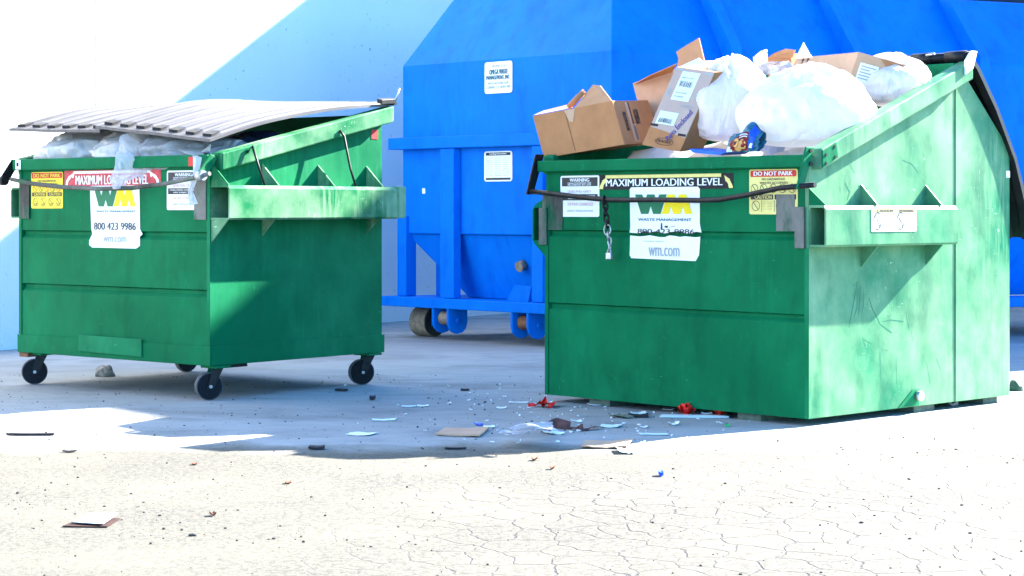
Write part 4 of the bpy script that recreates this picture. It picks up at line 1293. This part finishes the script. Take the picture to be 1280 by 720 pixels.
# C: tall box in grey plastic with shipping labels
TL, TR, BL = R_at(845.5, 83.5, .13), R_at(894, 90.5, .13), R_at(802.5, 181, .06)
root, base, f, w, h = carton("cardboard_box", TL, TR, BL, EY * .20 + UP * .02, CARD, "tall slanted box in grey wrap with two pale shipping labels", GX)
ff = Face(BL - base, f.u, f.v, f.n)
put_poly(root, ff, [(.002, h * .24), (w - .002, h * .17), (w - .001, h - .001), (.001, h - .001)], GREYBAG, "wrap", h=.001, th=.002)
for (u0, u1, v0, v1, big) in ((.22, .68, .60, .96, True), (.10, .58, .29, .45, False)):
    s = put_poly(root, ff, rect(w * u0, w * u1, h * v0, h * v1), BLUEPAPER, "label", h=.0035, th=.0012)
    for k in range(6 if big else 3):
        vv = v0 + (v1 - v0) * (.12 + .13 * k)
        if not (.38 < (vv - v0) / (v1 - v0) < .6):
            put_text(s, ff, random.choice(["SHIP TO: 4417", "SER NO. 0381", "PO 77-120 REF"]), w * (u0 + .05), w * (u0 + random.uniform(.28, .4)), h * vv, h * (vv + .014), TEALINK, .0054)
    x = w * (u0 + .06)
    yb0, yb1 = (h * (v0 + (v1 - v0) * .48), h * (v0 + (v1 - v0) * .64)) if big else (h * (v0 + .02), h * (v0 + .075))
    while x < w * (u1 - .08):
        bw = random.choice((.002, .004, .006))
        put_poly(s, ff, rect(x, x + bw, yb0, yb1), INK, "print", h=.0054); x += bw + random.choice((.003, .005))
ring_print(root, ff, w * .72, h * .545, w * .22, h * .03, GINK, .003, .0045)
ring_print(root, ff, w * .52, h * .085, w * .24, h * .045, DARKP, .003, .0045)
put_text(root, ff, "PRODUCTS", w * .58, w * .86, h * .535, h * .555, GINK, .0046)
put_text(root, ff, "FRAGILE", w * .33, w * .7, h * .07, h * .105, DARKP, .0046)
fd = Face(ff.p(w * .62, h * .10), (ff.u * .42 + ff.v * .9), (ff.v * .42 - ff.u * .9), f.n)
put_text(root, fd, "Parts Enclosed", 0, h * .46, 0, .035, PURPLEINK, .0055)
for u0, v0 in ((.03, .965), (.78, .955), (.0, .25), (.78, .185)):
    put_poly(root, ff, rect(w * u0, w * (u0 + .2), h * v0, h * (v0 + .03)), DARKP if v0 < .5 else GINK, "tape", h=.0042)
put_text(root, ff, "EL", w * .05, w * .17, h * .65, h * .73, GINK, .0044); put_text(root, ff, "ET", w * .78, w * .95, h * .65, h * .73, GINK, .0044)
# D: printed carton deep in the heap
TL, TR, BL = R_at(995, 72.5, .78), R_at(1073.5, 65, .78), R_at(983, 108, .78)
root, base, f, w, h = carton("cardboard_box", TL, TR, BL, EX * .16 + EY * .22 - UP * .07, CARDPALE, "pinkish brown carton with arrow print lying between the white bags", GX)
ff = Face(BL - base, f.u, f.v, f.n)
for k in (0, 1):
    put_poly(root, ff, rect(.055 + k * .035, .062 + k * .035, h * .72, h * .95), INK, "print", h=.002)
    put_poly(root, ff, [(.046 + k * .035, h * .88), (.071 + k * .035, h * .88), (.0585 + k * .035, h * .97)], INK, "print", h=.0021)
put_poly(root, ff, rect(.045, .115, h * .64, h * .67), INK, "print", h=.002)
ring_print(root, ff, .06, h * .30, .04, h * .13, INK, .004, .002)
dpD = EX * .16 + EY * .22 - UP * .07
fs = Face(TR - base, dpD, f.v, dpD.normalized().cross(f.v))
put_poly(root, fs, rect(.03, .14, -h * .95, -h * .30), PAPER, "label", h=.002, th=.001)
for k in range(5): put_poly(root, fs, rect(.04, .04 + random.uniform(.05, .09), -h * (.42 + .1 * k), -h * (.38 + .1 * k)), GINK, "print", h=.0042)
put_poly(root, fs, [(.13, -.002), (.27, -.002), (.24, -.09)], CARD, "print", h=.0035)
flap(root, base, [R_at(994, 73.5, .77), R_at(1014, 71.5, .77), R_at(1004, 53, .70)], EY * .006, PAPER)
# E: small torn carton with clear wrap
TL, TR, BL = R_at(958, 73, .80), R_at(988, 66, .80), R_at(962, 108, .80)
root, base, f, w, h = carton("cardboard_box", TL, TR, BL, EY * .2, CARD, "small torn carton peeping out between the round bag and the printed carton", GX, ("top",))
flap(root, base, [R_at(958, 73, .79), R_at(990, 72, .79), R_at(994, 62.5, .75), R_at(982, 61, .75), R_at(968, 66, .76)], EY * .006)
film("plastic_film", [R_at(948, 84, .62), R_at(962, 76, .66), R_at(975, 82, .62), R_at(984, 97, .60)], [.12, .16, .18, .14], 8.0, FILMM, "clear wrap crumpled over the small torn carton behind the round bag", .03)
# blue card and snack bag on the rim
mb = MB()
a, b, c, d = R_at(861, 186, .05), R_at(905, 191, .04), R_at(900, 194, .03), R_at(866, 191, .03)
b0 = a
mb.prism([a, b, c, d], EY * .22 + UP * .01)
o = mb.build("blue_card", BLUEC, None, loc=b0); tag(o, "bright blue folded card lying on the rim at the foot of the round bag", "card")

def snack():
    c = R_at(928, 190, .0)
    root = empty("snack_wrapper", c, FR.yaw, label="crumpled blue and red snack bag with biscuit pictures on the front rim", cat="wrapper")
    W, H = .19, .165
    def shape(u, v):
        prof = .35 + .65 * math.sin(math.pi * min(1, max(0, u * .92 + .05))) 
        top = H * (.62 + .38 * math.exp(-((u - .62) / .22) ** 2))
        x = (u - .5) * W * 1.12
        z = v * top
        y = -.035 * math.sin(math.pi * v) * prof + .010 * noise.noise(Vector((u * 7, v * 7, 2))) + .012 * (1 - 2 * abs(noise.noise(Vector((u * 4, v * 9, 5))))) - .01 + .05 * v
        return (x, y, z)
    def sub(nm, u0, u1, v0, v1, mat, off=0.0, nu=12, nv=10):
        mb = MB(); mb.grid(lambda u, v: Vector(shape(u0 + (u1 - u0) * u, v0 + (v1 - v0) * v)) + Vector((0, -off, 0)), nu, nv)
        return mb.build(nm, mat, root, fix=False)
    teal = plain("wrapper_teal_foil", (0.05, 0.17, 0.24), 0.28, .2, .6, 30, .3)
    bk = MB(); bk.grid(lambda u, v: Vector(shape(u, v)) + Vector((0, .05 * math.sin(math.pi * v) + .012, 0)), 20, 16); bk.build("back_foil", teal, root, fix=False)
    sub("front_foil", 0, 1, 0, 1, teal, 0, 26, 22)
    sub("maroon_band", .14, .72, .05, .66, plain("maroon_print", (0.26, 0.03, 0.025), .4, 0, .4, 60), .003)
    sub("blue_stripe", .74, .90, .10, .98, BLUEP, .0035)
    sub("white_panel", .0, .17, .02, .30, PAPER, .003)
    sub("label", .80, .88, .16, .36, PAPER, .006, 3, 3)
    bis = plain("biscuit_print", (0.80, 0.42, 0.14), 0.6, 0, .3, 60)
    for (cu, cv, ru, rv) in ((.36, .42, .115, .20), (.57, .26, .12, .17), (.42, .14, .11, .11)):
        n = 14
        mb = MB(); pts = [Vector(shape(cu + ru * math.cos(2 * math.pi * k / n), max(0.01, cv + rv * math.sin(2 * math.pi * k / n)))) + Vector((0, -.0065 - cv * .004, 0)) for k in range(n)]
        mb.add(pts, [tuple(range(n))]); o = mb.build("biscuit_picture", bis, root, fix=False)
    mb = MB(); pts = [Vector(shape(.36 + .035 * math.cos(2 * math.pi * k / 10), .44 + .07 * math.sin(2 * math.pi * k / 10))) + Vector((0, -.0105, 0)) for k in range(10)]
    mb.add(pts, [tuple(range(10))]); mb.build("biscuit_hole", BROWNP, root, fix=False)
    for v0 in (.50, .57):
        sub("cream_stripe", .48, .70, v0, v0 + .035, PAPER, .006, 4, 2)
snack()

# ------------------------------------------------------------------ litter on the ground
def scrap(name, px, py, wpx, dpt, ang, mat, label, cat="scrap", th=.0025, curl=.012, seed=0, shape=None, group=None, lift=.0):
    """a flat torn piece: wpx is its width in photo pixels, dpt its depth in metres"""
    c = G(px, py)
    w = wpx / FPX * c.y
    rnd = random.Random(seed * 13 + int(px))
    ca, sa = math.cos(R(ang)), math.sin(R(ang))
    off = Vector((px * .37, py * .21, seed))
    j = [(rnd.uniform(-.08, .08), rnd.uniform(-.12, .12)) for _ in range(4)]
    def fn(u, v):
        x = (u - .5) * w; y = (v - .5) * dpt
        jx = (j[0][0] * (1 - u) * (1 - v) + j[1][0] * u * (1 - v) + j[2][0] * u * v + j[3][0] * (1 - u) * v) * w
        jy = (j[0][1] * (1 - u) * (1 - v) + j[1][1] * u * (1 - v) + j[2][1] * u * v + j[3][1] * (1 - u) * v) * dpt
        x += jx; y += jy
        curl_ = curl * (.3 if cat == "leaf" else .45)
        z = th + .002 + curl_ * (.5 + .5 * noise.noise(Vector((u * 2.2, v * 2.2, 0)) + off)) * (abs(u - .5) * 2) ** 1.5 + curl_ * .4 * abs(noise.noise(Vector((u * 4, v * 3, 2)) + off))
        return (c.x + x * ca - y * sa, c.y + x * sa + y * ca, z + lift)
    mb = MB(); mb.grid(fn, 7, 5, (0, 0, th), False)
    o = mb.build(name, mat, None, loc=c)
    tag(o, label, cat, group)
    return o
GS = "paper and card scraps littering the ground"
scrap("cardboard_piece", 579, 541.5, 55, .33, -4, CARDPALE, "flat grey brown cardboard piece on the shaded ground left of the clear film", "cardboard", .008, .02, 1, group=GS)
scrap("cardboard_piece", 756, 557, 58, .26, -6, CARDPALE, "flat pale cardboard piece nearest the shade edge in front of the open dumpster", "cardboard", .006, .035, 2, group=GS)
scrap("cardboard_piece", 866, 521.5, 88, .10, -4, BLUEPAPER, "long pale board strip lying under the red bow at the dumpster front", "board", .008, .004, 3, group=GS)
scrap("paper_scrap", 453, 543.5, 30, .13, -22, PAPER, "white paper scrap on open shaded ground below the lone grey caster", "paper", .002, .02, 4, group=GS)
scrap("paper_scrap", 479, 525.5, 30, .08, 6, BLUEPAPER, "narrow pale paper strip in the middle of the shaded ground", "paper", .002, .012, 5, group=GS)
scrap("paper_scrap", 511, 508.5, 17, .08, 4, BLUEPAPER, "small pale paper farthest back on the shaded ground", "paper", .002, .012, 6, group=GS)
scrap("paper_scrap", 529, 508, 14, .07, -4, PAPER, "small white paper just right of the farthest pale paper", "paper", .002, .014, 7, group=GS)
scrap("paper_scrap", 611, 534, 14, .07, 0, PAPER, "small white paper at the right end of the grey brown cardboard", "paper", .002, .012, 8, group=GS)
scrap("blue_scrap", 598, 531.5, 9, .07, 10, BLUEP, "little bright blue scrap just behind the grey brown cardboard", "scrap", .004, .02, 9, group=GS)
scrap("paper_scrap", 627, 510.5, 12, .07, 0, PAPER, "small white paper left of the red ribbon", "paper", .002, .014, 10, group=GS)
scrap("paper_scrap", 648, 503.5, 26, .05, -6, PAPER, "thin white paper strip behind the left end of the red ribbon", "paper", .002, .01, 11, group=GS)
scrap("paper_scrap", 744, 506.5, 18, .08, 0, PAPER, "white paper at the left foot under the open dumpster", "paper", .002, .02, 12, group=GS)
scrap("paper_scrap", 760, 506.5, 14, .07, 8, BLUEPAPER, "pale blue paper right of the left foot under the dumpster", "paper", .002, .018, 13, group=GS)
scrap("folded_card", 798, 521, 27, .12, -3, DARKP, "dark folded card with pale back in front of the dumpster's left half", "card", .006, .03, 14, group=GS)
scrap("folded_card", 797, 518, 20, .10, -3, BLUEPAPER, "pale folded paper leaning behind the dark folded card", "paper", .003, .035, 15, group=GS)
scrap("brown_scrap", 776, 522, 14, .14, 30, WOODC, "dull brown crumpled scrap left of the dark folded card", "scrap", .004, .04, 16, group=GS)
scrap("wrapper", 764, 533.5, 24, .12, -8, BLUEPAPER, "shiny pale blue wrapper at the right end of the wrinkled strips", "wrapper", .003, .025, 17, group=GS)
scrap("blue_scrap", 692, 542.5, 16, .12, 20, BLUEPAPER, "pale blue scrap just right of the clear film", "scrap", .003, .03, 18, group=GS)
scrap("paper_scrap", 722, 527.5, 10, .08, 6, BLUEPAPER, "bluish paper bit behind the wrinkled strips", "paper", .002, .02, 19, group=GS)
scrap("paper_scrap", 836, 512.5, 15, .07, -16, PAPER, "white paper left of the red bow", "paper", .002, .02, 20, group=GS)
scrap("paper_scrap", 842, 531.5, 12, .08, 4, PAPER, "crumpled white paper in front of the long pale board", "paper", .002, .05, 21, group=GS)
scrap("paper_scrap", 805, 534.5, 9, .06, 4, PAPER, "small white paper left of the crumpled white one", "paper", .002, .016, 22, group=GS)
scrap("paper_strip", 817, 543.5, 35, .05, -6, BLUEPAPER, "thin pale strip lying alone below the crumpled white paper", "strip", .004, .01, 23, group=GS)
scrap("green_scrap", 909, 533, 5, .05, 0, GREENP, "tiny bright green scrap near the dumpster's right foot", "scrap", .008, .01, 24, group=GS)
scrap("paper_scrap", 883, 520, 12, .06, 0, PAPER, "white paper on the right end of the long pale board", "paper", .002, .02, 25, group=GS, lift=.012)
scrap("paper_scrap", 783, 565, 22, .16, 0, PAPER, "crumpled white paper in the sunlight just past the shade edge", "paper", .003, .05, 26, group=GS)
scrap("dark_scrap", 396, 561.5, 19, .07, 2, DARKP, "dark torn scrap on the shade edge left of the middle", "scrap", .01, .02, 27, group=GS)
scrap("dark_stick", 570, 562, 27, .02, 1, DARKP, "thin dark stick below the grey brown cardboard", "stick", .008, .006, 28, group=GS)
scrap("dark_stick", 427, 489, 14, .05, -28, DARKP, "short dark stick on the shaded ground right of the near caster", "stick", .012, .006, 29, group=GS)
scrap("dark_stick", 581, 488.5, 10, .05, 4, DARKP, "short dark stick in the far shade below the blue container", "stick", .01, .006, 30, group=GS)
scrap("dark_stick", 39, 544.5, 58, .03, 2, DARKP, "long dark strip in the sunlit ground at the left edge", "stick", .01, .006, 31, group=GS)
scrap("dark_scrap", 87, 565.5, 16, .03, 10, DARKP, "dark torn scrap in the sunlit ground below the long dark strip", "scrap", .005, .02, 32, group=GS)
scrap("paper_sheet", 119, 652, 44, .22, -4, PAPER, "white sheet on brown card lying in the sunny foreground", "paper", .003, .004, 33, group=GS, lift=.009)
scrap("cardboard_piece", 117, 654.5, 50, .24, -6, DARKBR, "dark brown card under the white sheet in the sunny foreground", "cardboard", .003, .004, 34, group=GS)
scrap("dry_leaf", 360, 604.5, 8, .04, 2, LEAF, "reddish dry leaf in the sun to the right of the foreground sheet", "leaf", .004, .02, 35, group="dry leaves on the pavement")
scrap("dry_leaf", 243, 581, 6, .035, 12, LEAF, "reddish dry leaf in the sun below the near caster", "leaf", .004, .02, 36, group="dry leaves on the pavement")
scrap("dry_leaf", 669, 575.5, 7, .05, -8, LEAF, "brown dry leaf curled on the sunlit side of the shade edge", "leaf", .006, .05, 37, group="dry leaves on the pavement")
scrap("dry_leaf", 691, 586.5, 5, .04, -8, LEAF, "brown dry leaf below the curled one at the shade edge", "leaf", .006, .05, 38, group="dry leaves on the pavement")
scrap("dry_leaf", 266, 645, 6, .04, 20, LEAF, "dark red dry leaf in the sunny foreground right of the white sheet", "leaf", .006, .04, 39, group="dry leaves on the pavement")
scrap("blue_scrap", 826, 595, 5, .05, 0, BLUEP, "tiny bright blue scrap alone on the sunlit pavement", "scrap", .015, .02, 40, group=GS)
scrap("paper_scrap", 1189, 507.5, 14, .10, 4, STONE, "crumpled grey scrap in the sun at the dumpster's side", "scrap", .015, .05, 41, group=GS)
scrap("dark_scrap", 466, 500, 7, .06, 0, DARKP, "tiny dark scrap between the short dark stick and the farthest papers", "scrap", .02, .02, 42, group=GS)
# red ribbon and bows
film("red_ribbon", [G(660, 507, .01), G(668, 506, .015), G(676, 505, .012), G(684, 504, .03), G(695, 502.5, .02)], [.02, .02, .05, .09, .08], 4.0, REDRIB, "red ribbon strip on the shaded ground at the dumpster's left corner", .008, "ribbon", 5)
def bow(px, py, r, label):
    c = G(px, py)
    root = empty("gift_bow", c, label=label, cat="bow", group="red bows at the dumpster front")
    for k in range(11):
        an = 2 * math.pi * k / 11; tilt = .35 + .9 * ((k * 7) % 5) / 5
        d = Vector((math.cos(an) * math.cos(tilt), math.sin(an) * math.cos(tilt), math.sin(tilt)))
        sd = d.cross(Vector((0, 0, 1))).normalized(); nn = sd.cross(d)
        mb = MB()
        def lp(u, v):
            t = u * 2 * math.pi
            return d * r * (.5 - .5 * math.cos(t)) + nn * r * .22 * math.sin(t) + sd * (v - .5) * r * .5 + Vector((0, 0, r * .35))
        mb.grid(lp, 12, 1); mb.build("loop", REDRIB, root, fix=False)
    mb = MB(); mb.cyl((0, 0, r * .2), (0, 0, 1), r * .3, r * .35, 10); mb.build("base", REDRIB, root)
bow(858, 519.5, .055, "red gift bow standing on the pale board at the dumpster front")
bow(899, 520.5, .04, "darker flattened red bow in the shade under the dumpster's right half")
# clear film clump and wrinkled strips
film("plastic_film", [G(637, 545, .02), G(646, 541, .08), G(656, 537, .06), G(664, 531, .13), G(676, 532, .05), G(684, 530, .02)], [.05, .16, .12, .18, .12, .05], 5.0, FILMM, "crumpled clear plastic film on the shaded ground in front of the open dumpster", .035)
film("plastic_strip", [G(683, 533, .01), G(696, 531, .02), G(712, 534, .012), G(728, 536, .015), G(748, 534, .01)], [.05, .07, .05, .06, .05], 6.0, BROWNP, "wrinkled dark plastic strip lying between the clear film and the blue wrapper", .012, "strip", 5)
film("plastic_strip", [G(683, 532, .012), G(690, 536, .012), G(697, 539, .01)], [.03, .04, .03], 7.0, BLUEPAPER, "short pale strip curling at the right end of the clear film", .012, "strip", 5)
# stone behind the dumpster with casters, lumber at far right
def stone(px, py, sx, sy, sz, seed, label, cat="stone", name="stone", mat=STONE, group=None):
    c = G(px, py)
    bm = bmesh.new(); bmesh.ops.create_icosphere(bm, subdivisions=3, radius=1)
    for v in bm.verts:
        n = noise.noise(v.co * 1.4 + Vector((seed, seed, 0))) * .35 + noise.noise(v.co * 4 + Vector((seed, 0, 0))) * .08
        v.co *= 1 + n
        if v.co.z < -.3: v.co.z = -.3
        v.co = Vector((v.co.x * sx, v.co.y * sy, (v.co.z + .3) * sz))
    me = bpy.data.meshes.new(name); bm.to_mesh(me); bm.free()
    me.materials.append(mat)
    o = bpy.data.objects.new(name, me); COL.objects.link(o); o.location = c
    tag(o, label, cat, group); return o
stone(131, 470.5, .062, .06, .062, 3.0, "grey pointed stone on the ground under the dumpster with casters")
stone(1270, 488, .05, .06, .05, 5.0, "dark rock in the shade behind the open dumpster's right corner", mat=WOODC)

# grit: small dark stones strewn over the pavement
def pebbles():
    rnd = random.Random(3)
    mb = MB()
    ico = bmesh.new(); bmesh.ops.create_icosphere(ico, subdivisions=1, radius=1)
    iv = [v.co.copy() for v in ico.verts]; iff = [tuple(v.index for v in f.verts) for f in ico.faces]; ico.free()
    n = 0
    while n < 2600:
        py = rnd.uniform(468, 735); px = rnd.uniform(-40, 1320)
        c = G(px, py)
        dens = .30 + .7 * max(0, noise.noise(Vector((c.x * .9, c.y * .9, 4))) * 2)
        if py > 545 and rnd.random() > dens: continue
        if rnd.random() > (c.y / 12.5) ** 2: continue
        l = FR.to_local(c); l2 = FL.to_local(c)
        if -FR.w - .05 < l.x < .03 and -.02 < l.y < FR.d: continue
        r = .0016 + .0052 * rnd.random() ** 5 + (.006 if rnd.random() < .008 else 0)
        q = Matrix.Rotation(rnd.uniform(0, 6.28), 3, 'Z')
        s = Vector((rnd.uniform(.7, 1.5), rnd.uniform(.6, 1.1), rnd.uniform(.5, .9)))
        mb.add([c + q @ Vector((v.x * s.x * r, v.y * s.y * r, v.z * s.z * r)) + Vector((0, 0, r * .35)) for v in iv], iff)
        n += 1
    o = mb.build("grit", GRAVEL, None, fix=False)
    tag(o, "loose dark grit strewn across the pavement", None, None, "stuff")
pebbles()

# tiny flecks of paper and plastic too small to tell apart
def flecks():
    rnd = random.Random(11)
    mb = MB(); n = 0
    while n < 110:
        px = rnd.gauss(740, 130); py = rnd.uniform(480, 556)
        c = G(px, py)
        l = FR.to_local(c)
        if (-FR.w - .05 < l.x < .05 and -.01 < l.y < FR.d) or px > 960 or px < 300: continue
        r = .004 + .012 * rnd.random() ** 2; an = rnd.uniform(0, 6.28)
        pts = []
        for k in range(5):
            a = an + k * 1.256; q = r * rnd.uniform(.6, 1.1)
            pts.append(c + Vector((math.cos(a) * q, math.sin(a) * q * .8, .004 + rnd.uniform(0, .010))))
        mb.prism(pts, (0, 0, -.003)); n += 1
    o = mb.build("litter_flecks", PAPER, None, fix=False)
    tag(o, "tiny paper flecks scattered over the shaded ground", None, None, "stuff")
flecks()
